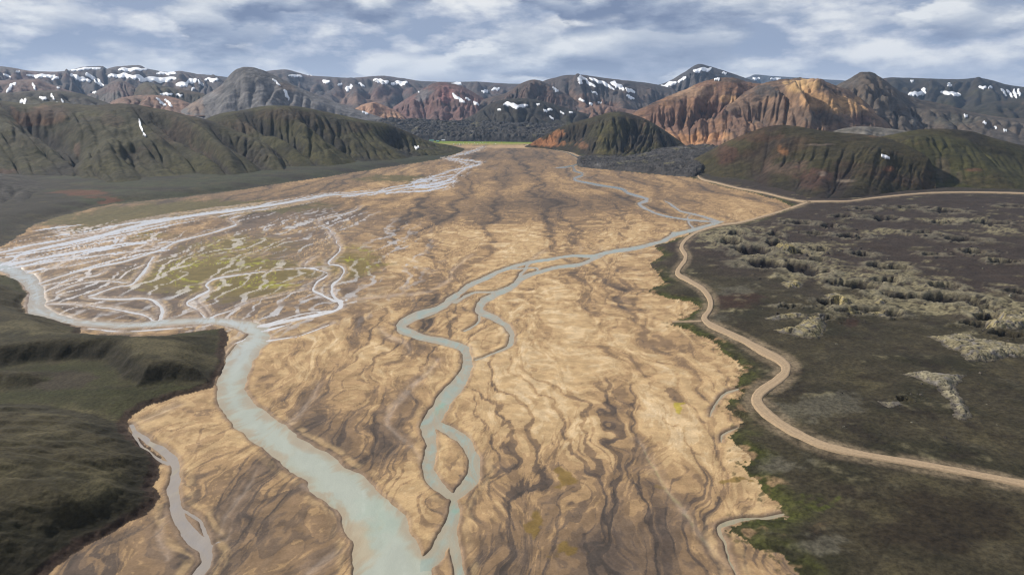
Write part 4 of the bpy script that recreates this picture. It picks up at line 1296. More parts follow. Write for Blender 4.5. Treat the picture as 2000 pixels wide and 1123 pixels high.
mountain('blue_plateau', 'distant blue plateau between the orange mountains',
         [(1380, 165, 12000), (1440, 156, 12000), (1462, 151, 12000), (1476, 146, 12000), (1510, 149, 12000), (1560, 152, 12000), (1620, 156, 12000), (1650, 158, 12000), (1700, 168, 12000)],
         [(1380, 190, 9500), (1540, 190, 9500), (1700, 190, 9500)], 160, 40, 600, 0.2, 'round', paint_scree((0.05, 0.055, 0.065), (0.06, 0.06, 0.065), (0.04, 0.045, 0.055)), M_SCREE, seed=6, crest_amp=0.05)
mountain('far_range_right', 'dark long plateau with snow on the far right skyline',
         [(1660, 178, 6200), (1700, 160, 6200), (1735, 152, 6200), (1765, 152, 6200), (1825, 154, 6200), (1877, 155, 6200), (1909, 152, 6200), (1937, 157, 6200), (1965, 165, 6200), (2000, 170, 6200), (2080, 176, 6200), (2200, 182, 6200), (2350, 190, 6200)],
         [(1660, 225, 4300), (1900, 225, 4300), (2350, 225, 4300)], 300, 70, 380, 0.2, 'round',
         paint_moss((0.050, 0.050, 0.034), (0.036, 0.034, 0.034), (0.055, 0.048, 0.036), k_dark=0.6), M_SCREE, seed=7, crest_amp=0.05)
mountain('pyramid_peak', 'dark pyramid-shaped peak with snow streaks on the skyline',
         [(1180, 180, 6500), (1240, 173, 6400), (1285, 166, 6400), (1310, 157, 6400), (1337, 141, 6400), (1363, 125.5, 6400), (1390, 131, 6400), (1420, 140, 6400), (1455, 152, 6400), (1500, 168, 6400)],
         [(1150, 235, 4800), (1350, 235, 4800), (1530, 235, 4800)], 240, 80, 380, 0.24, 'cone',
         paint_scree((0.058, 0.054, 0.056), (0.072, 0.062, 0.058), (0.042, 0.042, 0.046), 0.6), M_SCREE, seed=8, crest_amp=0.04)
mountain('broad_brown_mountain', 'broad dark brown mountain with long snow streaks',
         [(1030, 180, 5600), (1060, 159, 5600), (1087, 151, 5600), (1105, 147, 5600), (1133, 146, 5600), (1157, 149, 5600), (1210, 156, 5600), (1250, 160, 5600), (1287, 166, 5600), (1330, 178, 5600)],
         [(1010, 248, 4000), (1180, 250, 3900), (1350, 248, 4000)], 260, 90, 330, 0.28, 'round',
         paint_scree((0.062, 0.052, 0.050), (0.084, 0.062, 0.053), (0.040, 0.040, 0.043), 0.75, [(1170, 205, 60, 10, (0.22, 0.12, 0.075), 0.6), (1130, 190, 30, 14, (0.14, 0.085, 0.06), 0.6)]), M_SCREE, seed=9, crest_amp=0.05)
# --- middle hills, left
mountain('red_hill', 'low reddish hill on the far left below the snowfields',
         [(-300, 175, 4800), (-100, 158, 4800), (21, 157, 4800), (70, 154, 4800), (95, 163, 4800), (130, 176, 4800), (180, 190, 4800)],
         [(-300, 215, 3600), (0, 215, 3600), (190, 215, 3600)], 220, 60, 260, 0.28, 'round', paint_scree((0.13, 0.075, 0.06), (0.10, 0.065, 0.05), (0.06, 0.055, 0.04), 0.8), M_SCREE, seed=11, crest_amp=0.06)
mountain('purple_hill', 'rounded purple-brown hill left of the grey cone',
         [(150, 195, 4600), (196, 174, 4600), (227, 157, 4600), (252, 163, 4600), (275, 178, 4600), (310, 196, 4600)],
         [(150, 215, 3600), (230, 217, 3600), (320, 215, 3600)], 180, 60, 220, 0.22, 'round', paint_scree((0.11, 0.072, 0.066), (0.085, 0.075, 0.07), (0.06, 0.062, 0.05), 0.6, [(205, 190, 30, 14, (0.09, 0.095, 0.09), 0.5)]), M_SCREE, seed=12, crest_amp=0.06)
mountain('green_ridge', 'olive ridge just left of the grey cone',
         [(250, 190, 4400), (268, 170, 4400), (287, 161, 4400), (332, 171, 4400), (385, 180, 4400), (440, 196, 4400)],
         [(240, 218, 3500), (340, 220, 3500), (450, 218, 3500)], 180, 60, 220, 0.24, 'round', paint_moss((0.070, 0.064, 0.032), brown=(0.10, 0.07, 0.045)), M_SCREE, seed=13, crest_amp=0.06)
mountain('orange_ridge', 'orange-brown ridge below the olive ridge',
         [(200, 212, 3900), (231, 193, 3900), (280, 186, 3900), (332, 189, 3900), (362, 199, 3900), (400, 214, 3900)],
         [(190, 226, 3200), (300, 228, 3200), (410, 226, 3200)], 180, 60, 180, 0.26, 'round', paint_scree((0.22, 0.125, 0.085), (0.13, 0.08, 0.06), (0.07, 0.06, 0.04), 0.7), M_SCREE, seed=14, crest_amp=0.06)
mountain('dark_spotted_hill', 'dark olive hill with round snow spots on the far left',
         [(-300, 196, 3400), (-100, 186, 3400), (0, 183, 3400), (46, 179, 3400), (105, 177, 3400), (157, 183, 3400), (196, 196, 3400), (240, 212, 3400)],
         [(-300, 232, 2700), (0, 232, 2700), (250, 232, 2700)], 220, 60, 220, 0.22, 'round', paint_moss((0.058, 0.056, 0.026), brown=(0.085, 0.062, 0.04)), M_SCREE, seed=15, crest_amp=0.06)
mountain('grey_cone', 'pale grey scree mountain with a blunt top left of centre',
         [(318, 240, 3450), (340, 227, 3450), (366, 207, 3450), (400, 187, 3450), (432, 166, 3450), (453, 142, 3500), (470, 132, 3500), (490, 131, 3500), (512, 137, 3500), (545, 152, 3500), (585, 171, 3500), (640, 194, 3500), (700, 215, 3500), (770, 238, 3500), (830, 256, 3500)],
         [(318, 262, 2900), (420, 268, 2800), (600, 268, 2800), (830, 268, 3000)], 360, 120, 260, 0.15, 'cone',
         paint_scree(GREY, (0.165, 0.155, 0.152), (0.095, 0.092, 0.095), 0.5, [(380, 205, 26, 26, (0.21, 0.145, 0.105), 0.75), (425, 172, 20, 16, (0.17, 0.13, 0.11), 0.6), (560, 170, 24, 10, (0.17, 0.115, 0.08), 0.6), (445, 175, 30, 12, (0.055, 0.055, 0.06), 0.5), (660, 205, 40, 9, (0.20, 0.19, 0.185), 0.6), (490, 150, 34, 12, (0.10, 0.095, 0.092), 0.6)], crag=0.35), M_SCREE, seed=16, crest_amp=0.10, rough=0.012, carve=0.45)
# --- middle hills, centre
mountain('red_mountain', 'red and pink rhyolite mountain in the middle distance',
         [(760, 215, 4900), (795, 192, 4900), (820, 177, 4900), (848, 163, 4900), (868, 161, 4900), (900, 168, 4900), (930, 184, 4900), (955, 198, 4900), (985, 214, 4900)],
         [(735, 250, 3900), (870, 252, 3900), (1010, 250, 3900)], 240, 90, 240, 0.24, 'cone',
         paint_scree((0.145, 0.078, 0.068), (0.12, 0.072, 0.064), (0.08, 0.055, 0.05), 0.6, [(825, 185, 18, 18, (0.14, 0.14, 0.145), 0.75), (870, 185, 16, 20, (0.25, 0.105, 0.095), 0.7), (845, 205, 40, 8, (0.13, 0.07, 0.055), 0.6)]), M_SCREE, seed=17, crest_amp=0.06)
mountain('ochre_spur', 'small ochre and orange spur right of the grey cone',
         [(680, 226, 4300), (700, 208, 4300), (725, 199, 4300), (745, 204, 4300), (765, 212, 4300), (790, 226, 4300)],
         [(665, 254, 3700), (735, 254, 3700), (810, 254, 3700)], 120, 50, 140, 0.3, 'round', paint_scree((0.32, 0.19, 0.12), (0.22, 0.11, 0.075), (0.10, 0.07, 0.055), 0.6), M_SCREE, seed=18, crest_amp=0.1)
mountain('round_brown_hill', 'round dark brown hill right of the red mountain',
         [(930, 200, 4700), (960, 189, 4700), (990, 181, 4700), (1016, 164, 4700), (1042, 156, 4700), (1064, 161, 4700), (1098, 180, 4700), (1130, 198, 4700), (1160, 214, 4700)],
         [(910, 252, 3800), (1045, 252, 3800), (1180, 252, 3800)], 240, 80, 230, 0.22, 'round',
         paint_scree((0.075, 0.056, 0.048), (0.10, 0.062, 0.05), (0.045, 0.042, 0.038), 0.7, [(1075, 195, 30, 18, (0.12, 0.07, 0.055), 0.6)]), M_SCREE, seed=19, crest_amp=0.05)
mountain('black_hill', 'low black hill with a wide snow patch above the lava field',
         [(895, 238, 3900), (925, 224, 3900), (948, 208, 3900), (982, 195, 3900), (1035, 193, 3900), (1087, 205, 3900), (1140, 221, 3900), (1190, 232, 3900), (1260, 242, 3900)],
         [(870, 260, 3350), (1050, 260, 3350), (1280, 260, 3350)], 260, 80, 200, 0.16, 'round',
         paint_moss((0.042, 0.042, 0.030), (0.034, 0.034, 0.032), (0.050, 0.044, 0.034), k_dark=0.5), M_SCREE, seed=20, crest_amp=0.05)
mountain('pink_hummocks', 'low pink and brown hummocks below the broad brown mountain',
         [(1110, 226, 4200), (1140, 212, 4200), (1180, 205, 4200), (1210, 211, 4200), (1245, 216, 4200), (1290, 226, 4200)],
         [(1090, 256, 3500), (1200, 256, 3500), (1310, 256, 3500)], 160, 50, 130, 0.34, 'round', paint_scree((0.17, 0.10, 0.072), (0.10, 0.066, 0.055), (0.055, 0.048, 0.042), 0.8), M_SCREE, seed=21, crest_amp=0.15)


# --- rough lava fields
def lava(name, label, crest, base, nu, nv, hrough, seed):
    cr, bs = resample(crest, nu), resample(base, nu)
    cx_, cy_, cz_ = at_depth(cr[:, 0], cr[:, 1], cr[:, 2])
    bx_, by_ = ground_pt(bs[:, 0], bs[:, 1])
    a = np.linspace(0, 1, nv)[None, :]
    Xm = cx_[:, None] + (bx_ - cx_)[:, None] * a
    Ym = cy_[:, None] + (by_ - cy_)[:, None] * a
    front = sstep(1.0, 0.93, a)
    Zm = (cz_[:, None] * (1 - a) + 14.0 * hrough * a) * front - 3 * (1 - front)
    big = ridged(Xm / 120, Ym / 120, seed, 3)
    sm = ridged(Xm / 28, Ym / 28, seed + 2, 4, 0.62)
    Zm = Zm + hrough * (26 * (big - 0.6) + 30 * (sm - 0.6)) * sstep(1.0, 0.9, a)
    e = np.minimum(np.arange(nu), np.arange(nu)[::-1]) / (nu * 0.04)
    Zm = Zm - (1 - sstep(0, 1, e))[:, None] * 25 * hrough
    c = np.empty(Xm.shape + (3,), F32)
    c[:] = (0.040, 0.037, 0.036)
    c = mixc(c, (0.022, 0.021, 0.021), sstep(0.6, 0.4, sm))
    nn = fbm(Xm / 70, Ym / 130, seed + 5, 4, 0.6)
    c = mixc(c, (0.13, 0.115, 0.055), sstep(0.18, 0.5, nn) * sstep(0.5, 0.75, sm) * 0.7)
    c = mixc(c, (0.15, 0.14, 0.13), sstep(0.25, 0.55, fbm(Xm / 22, Ym / 60, seed + 8, 3)) * 0.4)
    ii = np.arange(nu * nv).reshape(nu, nv)
    f = np.stack([ii[:-1, :-1], ii[:-1, 1:], ii[1:, 1:], ii[1:, :-1]], -1).reshape(-1, 4)
    vv = np.stack([Xm, Ym, Zm], -1).reshape(-1, 3)
    nrm = np.cross(vv[f[0][1]] - vv[f[0][0]], vv[f[0][3]] - vv[f[0][0]])
    if nrm[2] < 0:
        f = f[:, ::-1]
    return structure(new_mesh_obj(name, vv, f, M_LAVA, colors=c.reshape(-1, 3)), label)


lava('lava_field', 'rough black lava field closing the far end of the plain',
     [(560, 238, 3500), (700, 234, 3500), (850, 238, 3450), (1000, 243, 3400), (1120, 247, 3350), (1300, 252, 3300), (1420, 256, 3200)],
     [(560, 274), (760, 275), (850, 276.0), (900, 277.0), (960, 277.5), (1040, 278.5), (1110, 279.5), (1300, 280), (1420, 284)], 560, 150, 1.0, 3)
lava('lava_tongue', 'black lava tongue lying beside the far stream',
     [(1120, 309, 1990), (1180, 305, 2050), (1240, 301, 2080), (1290, 293, 2060), (1330, 288, 2050), (1380, 286, 2000), (1420, 288, 1900)],
     [(1127, 322), (1140, 328), (1200, 334), (1260, 340), (1310, 345), (1352, 348), (1366, 345)], 300, 100, 0.42, 9)

# --- right side
mountain('orange_mountain', 'orange and rust rhyolite mountain with bare gullies, left shoulder',
         [(1180, 262, 2850), (1236, 220, 2850), (1262, 206, 2850), (1300, 188, 2900), (1350, 167, 2950), (1390, 153, 3000), (1420, 146, 3000), (1442, 148, 3000), (1470, 157, 3000), (1500, 164, 3000), (1540, 178, 3000)],
         [(1190, 296, 2350), (1290, 297, 2300), (1400, 297, 2250), (1540, 297, 2250)], 340, 140, 250, 0.60, 'round',
         paint_scree((0.155, 0.088, 0.060), (0.245, 0.140, 0.080), (0.070, 0.050, 0.044), 0.9,
                     [(1330, 180, 70, 16, (0.29, 0.19, 0.12), 0.75), (1300, 235, 40, 30, (0.12, 0.065, 0.05), 0.6), (1360, 272, 60, 14, (0.36, 0.185, 0.085), 0.8), (1430, 195, 26, 9, (0.46, 0.28, 0.14), 0.8), (1430, 155, 50, 9, (0.085, 0.062, 0.048), 0.8), (1400, 215, 40, 18, (0.14, 0.07, 0.05), 0.6), (1290, 262, 30, 10, (0.33, 0.18, 0.09), 0.7)]), M_SCREE, seed=31, crest_amp=0.16, rough=0.03, carve=0.5, shift=-0.06)
mountain('ochre_mountain', 'ochre yellow mountain with dark crags and bare ribs',
         [(1400, 215, 2700), (1440, 190, 2750), (1470, 168, 2800), (1495, 160, 2800), (1520, 154, 2800), (1560, 150, 2800), (1598, 152, 2800), (1614, 160, 2780), (1640, 170, 2760), (1668, 184, 2740), (1700, 208, 2700), (1730, 232, 2680), (1760, 262, 2650), (1790, 285, 2620)],
         [(1390, 305, 2100), (1500, 305, 2080), (1620, 305, 2050), (1800, 305, 2100)], 380, 150, 250, 0.60, 'round',
         paint_scree((0.130, 0.085, 0.060), (0.220, 0.135, 0.080), (0.065, 0.052, 0.047), 0.9,
                     [(1565, 170, 44, 14, (0.44, 0.285, 0.135), 0.9), (1600, 195, 40, 22, (0.36, 0.215, 0.105), 0.8), (1660, 205, 50, 20, (0.40, 0.24, 0.11), 0.85), (1500, 180, 34, 16, (0.050, 0.046, 0.044), 0.85), (1530, 150, 60, 6, (0.065, 0.052, 0.038), 0.9), (1440, 240, 50, 26, (0.13, 0.075, 0.055), 0.6), (1600, 230, 60, 16, (0.085, 0.068, 0.055), 0.7), (1680, 235, 34, 12, (0.10, 0.055, 0.05), 0.7), (1390, 265, 40, 14, (0.33, 0.18, 0.085), 0.7)]), M_SCREE, seed=33, crest_amp=0.16, rough=0.03, carve=0.5, shift=0.06)
mountain('dark_crag', 'dark craggy peak rising behind the ochre mountain',
         [(1590, 200, 3150), (1620, 176, 3150), (1640, 163, 3150), (1664, 152, 3150), (1681, 142, 3150), (1695, 138, 3150), (1709, 141, 3150), (1727, 154, 3120), (1751, 173, 3100), (1790, 191, 3080), (1825, 199, 3050), (1860, 206, 3000), (1912, 222, 2950), (1965, 230, 2900), (2010, 233, 2900), (2120, 246, 2850), (2300, 262, 2800)],
         [(1590, 290, 2350), (1750, 292, 2300), (1900, 292, 2250), (2300, 296, 2250)], 380, 120, 200, 0.26, 'cone',
         paint_scree((0.078, 0.066, 0.056), (0.10, 0.076, 0.058), (0.046, 0.043, 0.042), 0.8, [(1700, 165, 34, 20, (0.085, 0.066, 0.05), 0.7), (1860, 235, 60, 14, (0.062, 0.062, 0.050), 0.6), (1785, 235, 10, 14, (0.17, 0.16, 0.15), 0.6)]), M_SCREE, seed=35, crest_amp=0.16, rough=0.035)
mountain('far_right_hill', 'low dark hill at the right edge behind the crag',
         [(1800, 232, 4300), (1860, 220, 4300), (1897, 211, 4300), (1930, 201, 4300), (1965, 196, 4300), (2000, 192, 4300), (2100, 186, 4300), (2300, 190, 4300)],
         [(1800, 250, 3500), (2000, 250, 3500), (2300, 250, 3500)], 180, 60, 260, 0.2, 'round', paint_moss((0.048, 0.050, 0.034), (0.036, 0.036, 0.034), (0.055, 0.048, 0.036), k_dark=0.6), M_SCREE, seed=36, crest_amp=0.05)
mountain('grey_spur', 'smooth grey scree spur between the green hills and the crag',
         [(1600, 268, 2050), (1643, 252, 2050), (1686, 247, 2050), (1735, 251, 2050), (1769, 256, 2050), (1830, 268, 2050)],
         [(1600, 305, 1750), (1700, 305, 1750), (1830, 305, 1750)], 140, 50, 160, 0.14, 'round', paint_scree((0.15, 0.135, 0.115), (0.11, 0.098, 0.08), (0.075, 0.068, 0.055), 0.5), M_SCREE, seed=37, crest_amp=0.05)
mountain('orange_nosed_hill', 'green hill with an orange nose at the end of the plain',
         [(1020, 288, 2520), (1035, 281, 2500), (1052, 271, 2480), (1098, 247, 2440), (1128, 237, 2420), (1157, 229, 2400), (1196, 219.5, 2380), (1227, 221, 2360), (1262, 233, 2330), (1297, 254, 2290), (1332, 279, 2250), (1356, 300, 2200)],
         [(1020, 289), (1060, 290), (1110, 297), (1150, 306), (1200, 309), (1250, 309), (1330, 304), (1362, 300)], 380, 150, 190, 0.36, 'round',
         paint_moss((0.052, 0.052, 0.022), (0.032, 0.028, 0.022), (0.060, 0.048, 0.030), blobs=[(1070, 277, 36, 13, (0.42, 0.215, 0.095), 0.95), (1095, 262, 22, 10, (0.38, 0.20, 0.09), 0.9), (1140, 283, 18, 12, (0.24, 0.14, 0.075), 0.7), (1175, 272, 26, 8, (0.105, 0.10, 0.032), 0.8), (1185, 296, 30, 9, (0.11, 0.105, 0.032), 0.8), (1225, 290, 10, 16, (0.16, 0.135, 0.06), 0.7), (1280, 265, 20, 6, (0.13, 0.115, 0.065), 0.6), (1270, 292, 40, 10, (0.085, 0.085, 0.03), 0.6)]), M_HILL, seed=41, crest_amp=0.06)
mountain('brown_green_hill', 'brown and green hill above the road fork',
         [(1325, 322, 1700), (1345, 316, 1680), (1370, 303, 1660), (1422, 276, 1620), (1475, 254, 1580), (1517, 243, 1560), (1545, 245, 1540), (1597, 253, 1500), (1650, 259, 1470), (1690, 262, 1440), (1740, 272, 1400), (1790, 292, 1340), (1830, 320, 1280)],
         [(1330, 330), (1366, 344), (1405, 355), (1457, 361), (1510, 374), (1580, 391), (1640, 394), (1690, 391), (1740, 383), (1790, 378), (1830, 377)], 460, 170, 230, 0.42, 'round',
         paint_moss((0.058, 0.056, 0.026), (0.040, 0.030, 0.026), (0.078, 0.056, 0.036), blobs=[(1420, 305, 40, 22, (0.105, 0.060, 0.045), 0.75), (1535, 295, 14, 10, (0.34, 0.19, 0.085), 0.9), (1600, 282, 40, 4, (0.19, 0.17, 0.14), 0.8), (1480, 270, 60, 10, (0.10, 0.06, 0.04), 0.6), (1590, 350, 50, 26, (0.105, 0.060, 0.048), 0.75), (1655, 354, 26, 4, (0.22, 0.20, 0.155), 0.85), (1530, 330, 50, 18, (0.13, 0.095, 0.075), 0.55), (1605, 340, 14, 6, (0.21, 0.19, 0.16), 0.7), (1740, 330, 16, 8, (0.22, 0.11, 0.06), 0.7), (1440, 355, 50, 8, (0.062, 0.070, 0.024), 0.8)]), M_HILL, seed=42, crest_amp=0.06, rough=0.03, shift=-0.10, carve=0.25)
mountain('green_hill', 'smooth green hill on the right with two small snow patches',
         [(1660, 282, 1560), (1700, 271, 1560), (1737, 264, 1560), (1772, 257, 1560), (1807, 252, 1560), (1860, 252, 1560), (1902, 257, 1540), (1947, 271, 1520), (2000, 284, 1500), (2080, 298, 1480), (2200, 312, 1460), (2350, 330, 1430)],
         [(1670, 392), (1700, 388), (1737, 380), (1807, 375), (1895, 374), (2000, 375), (2120, 378), (2350, 382)], 420, 160, 260, 0.38, 'round',
         paint_moss((0.060, 0.066, 0.024), (0.036, 0.033, 0.022), (0.072, 0.064, 0.032), blobs=[(1840, 335, 18, 24, (0.13, 0.115, 0.08), 0.55), (1875, 345, 10, 18, (0.12, 0.105, 0.07), 0.5), (1900, 332, 30, 4, (0.16, 0.095, 0.06), 0.7), (1760, 310, 30, 14, (0.10, 0.062, 0.042), 0.6), (1850, 365, 80, 8, (0.075, 0.085, 0.026), 0.8)]), M_HILL, seed=43, crest_amp=0.05, shift=0.07, carve=0.25)
# --- left side
mountain('left_hills', 'dark green gullied hills on the left with orange streaks',
         [(-420, 150, 2150), (-200, 172, 2100), (-80, 186, 2050), (0, 194, 2000), (60, 204, 1980), (100, 200, 1980), (180, 206, 1950), (250, 200, 1950), (312, 213, 1930), (352, 222, 1920), (400, 231, 1900), (440, 246, 1880), (500, 272, 1820), (560, 305, 1740)],
         [(-420, 352), (-100, 356), (70, 358), (140, 360), (217, 365), (266, 362), (297, 356), (350, 351), (420, 349), (490, 345), (560, 341)], 520, 190, 340, 0.66, 'round',
         paint_moss((0.060, 0.062, 0.026), (0.030, 0.027, 0.022), (0.064, 0.052, 0.032), blobs=[(85, 225, 60, 18, (0.18, 0.11, 0.065), 0.7), (60, 240, 50, 9, (0.22, 0.125, 0.065), 0.6), (120, 215, 26, 12, (0.17, 0.12, 0.08), 0.7), (215, 235, 30, 16, (0.10, 0.078, 0.05), 0.6), (340, 260, 50, 26, (0.105, 0.075, 0.055), 0.5), (150, 290, 10, 22, (0.15, 0.09, 0.055), 0.6), (230, 320, 60, 26, (0.075, 0.078, 0.028), 0.7), (10, 335, 24, 10, (0.10, 0.05, 0.035), 0.6), (40, 270, 70, 26, (0.06, 0.055, 0.036), 0.5)]), M_HILL, seed=51, crest_amp=0.07, warp=0.9, shift=0.13, carve=0.9)
mountain('left_ridge', 'dark green ridge running out to the plain, left of centre',
         [(330, 262, 2150), (370, 244, 2150), (405, 230, 2150), (432, 220, 2150), (480, 212, 2150), (540, 205, 2150), (580, 206, 2150), (632, 217, 2170), (700, 232, 2200), (752, 240, 2230), (790, 254, 2260), (822, 270, 2300), (846, 278, 2330), (882, 284.5, 2380), (920, 293, 2420)],
         [(330, 352), (420, 348), (490, 344), (595, 338), (660, 333), (720, 326), (780, 321), (825, 316), (860, 310), (890, 302), (918, 293)], 460, 170, 310, 0.62, 'round',
         paint_moss((0.066, 0.068, 0.022), (0.028, 0.026, 0.020), (0.066, 0.050, 0.026), blobs=[(560, 225, 90, 12, (0.060, 0.044, 0.026), 0.7), (680, 250, 50, 12, (0.085, 0.058, 0.035), 0.5), (480, 250, 30, 20, (0.085, 0.062, 0.045), 0.5), (620, 305, 60, 18, (0.088, 0.090, 0.024), 0.7), (470, 318, 40, 20, (0.080, 0.082, 0.026), 0.7), (740, 290, 60, 14, (0.078, 0.078, 0.022), 0.6)]), M_HILL, seed=53, crest_amp=0.07, warp=0.9, shift=0.13, carve=0.9)
mountain('dark_left_slope', 'dark scree slope at the left edge with a rust fan',
         [(-500, 270, 1400), (-200, 315, 1330), (-60, 335, 1280), (0, 345, 1250), (70, 364, 1210), (130, 382, 1160), (175, 400, 1100), (205, 412, 1050)],
         [(-500, 470), (-200, 462), (-60, 452), (0, 447), (70, 432), (130, 420), (180, 411), (208, 406)], 220, 90, 110, 0.22, 'round',
         paint_scree((0.040, 0.036, 0.033), (0.050, 0.046, 0.038), (0.030, 0.032, 0.022), 0.6, [(165, 385, 46, 9, (0.15, 0.06, 0.036), 0.8)]), M_HILL, seed=55, crest_amp=0.05)
print('mountains', round(time.time() - T0, 1))


# ------------------------------------------------------------------ rock outcrops on the moor
OUTCROPS = [
    ('long pale cracked outcrop with a tail, alone on the right moor', [(1761, 738), (1793, 737), (1855, 743), (1884, 744), (1873, 757), (1862, 766), (1882, 800), (1899, 827), (1880, 833), (1864, 828), (1855, 797), (1828, 768), (1807, 758)], 3.6),
    ('broad pale fan-shaped outcrop nearest the road bend', [(1509, 655), (1543, 653), (1564, 640), (1591, 624), (1613, 628), (1609, 657), (1597, 673), (1568, 671), (1535, 663)], 4.5),
    ('low thin yellowish outcrop just behind the fan-shaped one', [(1531, 622), (1552, 620), (1568, 624), (1580, 633), (1543, 631), (1496, 635), (1494, 628)], 3.0),
    ('large branching pale outcrop at the right edge', [(1812, 667), (1850, 668), (1892, 664), (1914, 675), (1967, 686), (2040, 690), (2040, 714), (1967, 706), (1927, 719), (1887, 715), (1874, 699), (1847, 691), (1839, 680)], 4.5),
    ('long low ridge of lichen rock above the green flat', [(1627, 618), (1656, 609), (1728, 614), (1756, 624), (1728, 626), (1666, 623)], 5.0),
    ('small yellow rock mound left of the hollows', [(1523, 560), (1548, 556), (1570, 560), (1564, 571), (1537, 571)], 3.5),
    ('cracked pale mound in the middle of the hollows', [(1609, 583), (1632, 580), (1656, 591), (1668, 601), (1640, 602), (1613, 595)], 4.0),
    ('low grey slab beside the small round pit', [(1716, 797), (1753, 795), (1763, 806), (1732, 809)], 1.6),
    ('cracked pale mound at the right edge above the branching outcrop', [(1911, 651), (1948, 622), (2040, 626), (2040, 652), (1967, 654)], 5.0),
    ('grey rock hump behind the highest moss bank', [(1509, 492), (1523, 483), (1543, 490), (1562, 498), (1531, 500)], 5.0),
    ('small grey rock fin at the left end of the hollows', [(1437, 500), (1447, 490), (1461, 502)], 4.0),
    ('small pale knob between the hollows and the right plateau', [(1700, 600), (1716, 592), (1734, 600), (1720, 607)], 3.5),
]


def seg_dist(poly, x, y):
    d = np.full(x.shape, 1e9)
    for (x0, y0), (x1, y1) in zip(poly, np.roll(poly, -1, 0)):
        dx, dy = x1 - x0, y1 - y0
        t = np.clip(((x - x0) * dx + (y - y0) * dy) / (dx * dx + dy * dy + 1e-9), 0, 1)
        d = np.minimum(d, np.hypot(x - x0 - t * dx, y - y0 - t * dy))
    return d


for k, (lab, poly, hgt) in enumerate(OUTCROPS):
    p = np.array(poly, float)
    gx, gy = ground_pt(p[:, 0], p[:, 1])
    gp = np.stack([gx, gy], 1)
    x0, y0 = gp.min(0) - 2
    x1, y1 = gp.max(0) + 2
    st = max(0.45, math.sqrt((x1 - x0) * (y1 - y0) / 16000))
    xs, ys = np.meshgrid(np.arange(x0, x1, st), np.arange(y0, y1, st), indexing='ij')
    wx_ = 2.6 * fbm(xs / 9, ys / 9, 101 + k, 4, 0.6)
    wy_ = 4.0 * fbm(xs / 9, ys / 9, 131 + k, 4, 0.6)
    ins = inside(gp, xs + wx_, ys + wy_)
    d = np.where(ins, 1, -1) * seg_dist(gp, xs + wx_, ys + wy_)
    crack = np.minimum(np.abs(noise(xs / 9 + 0.5 * wx_, ys / 9, 103 + k)), 1.3 * np.abs(noise(xs / 4.5, ys / 4.5 + 0.4 * wy_, 107 + k)))
    lump = fbm(xs / 12, ys / 12, 109 + k, 4, 0.55)
    cr_m = sstep(0.075, 0.02, crack)
    z = ground_z(xs.ravel(), ys.ravel()).reshape(xs.shape)
    z = z - 0.8 + 0.8 * hgt * sstep(-0.5, 6.0, d) * (0.85 + 0.4 * lump) - 0.8 * cr_m * sstep(0.5, 3, d) + 0.9
    z = np.where(d < 0, z - 1.2 * sstep(0, -1.5, d), z)
    c = np.empty(xs.shape + (3,), F32)
    c[:] = (0.175, 0.155, 0.105)
    yel = sstep(760, 560, p[:, 1].mean() + 0 * xs)
    c = mixc(c, (0.225, 0.185, 0.085), yel * sstep(-0.2, 0.35, lump + 0.2))
    c = mixc(c, (0.13, 0.118, 0.105), sstep(0.0, 0.4, fbm(xs / 5, ys / 5, 111 + k, 3)))
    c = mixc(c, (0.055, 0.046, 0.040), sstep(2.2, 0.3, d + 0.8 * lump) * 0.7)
    c = mixc(c, (0.030, 0.026, 0.024), cr_m * 0.9)
    keep = d > -1.5
    ni, nj = xs.shape
    ii = np.arange(ni * nj).reshape(ni, nj)
    f = np.stack([ii[:-1, :-1], ii[1:, :-1], ii[1:, 1:], ii[:-1, 1:]], -1)
    fk = keep[:-1, :-1] & keep[1:, :-1] & keep[1:, 1:] & keep[:-1, 1:]
    f = f[fk]
    u, iv = np.unique(f, return_inverse=True)
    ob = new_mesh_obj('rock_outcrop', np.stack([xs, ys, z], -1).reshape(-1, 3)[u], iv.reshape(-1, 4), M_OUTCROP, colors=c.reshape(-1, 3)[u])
    thing(ob, lab, 'rock outcrop', 'rock outcrops on the moor')

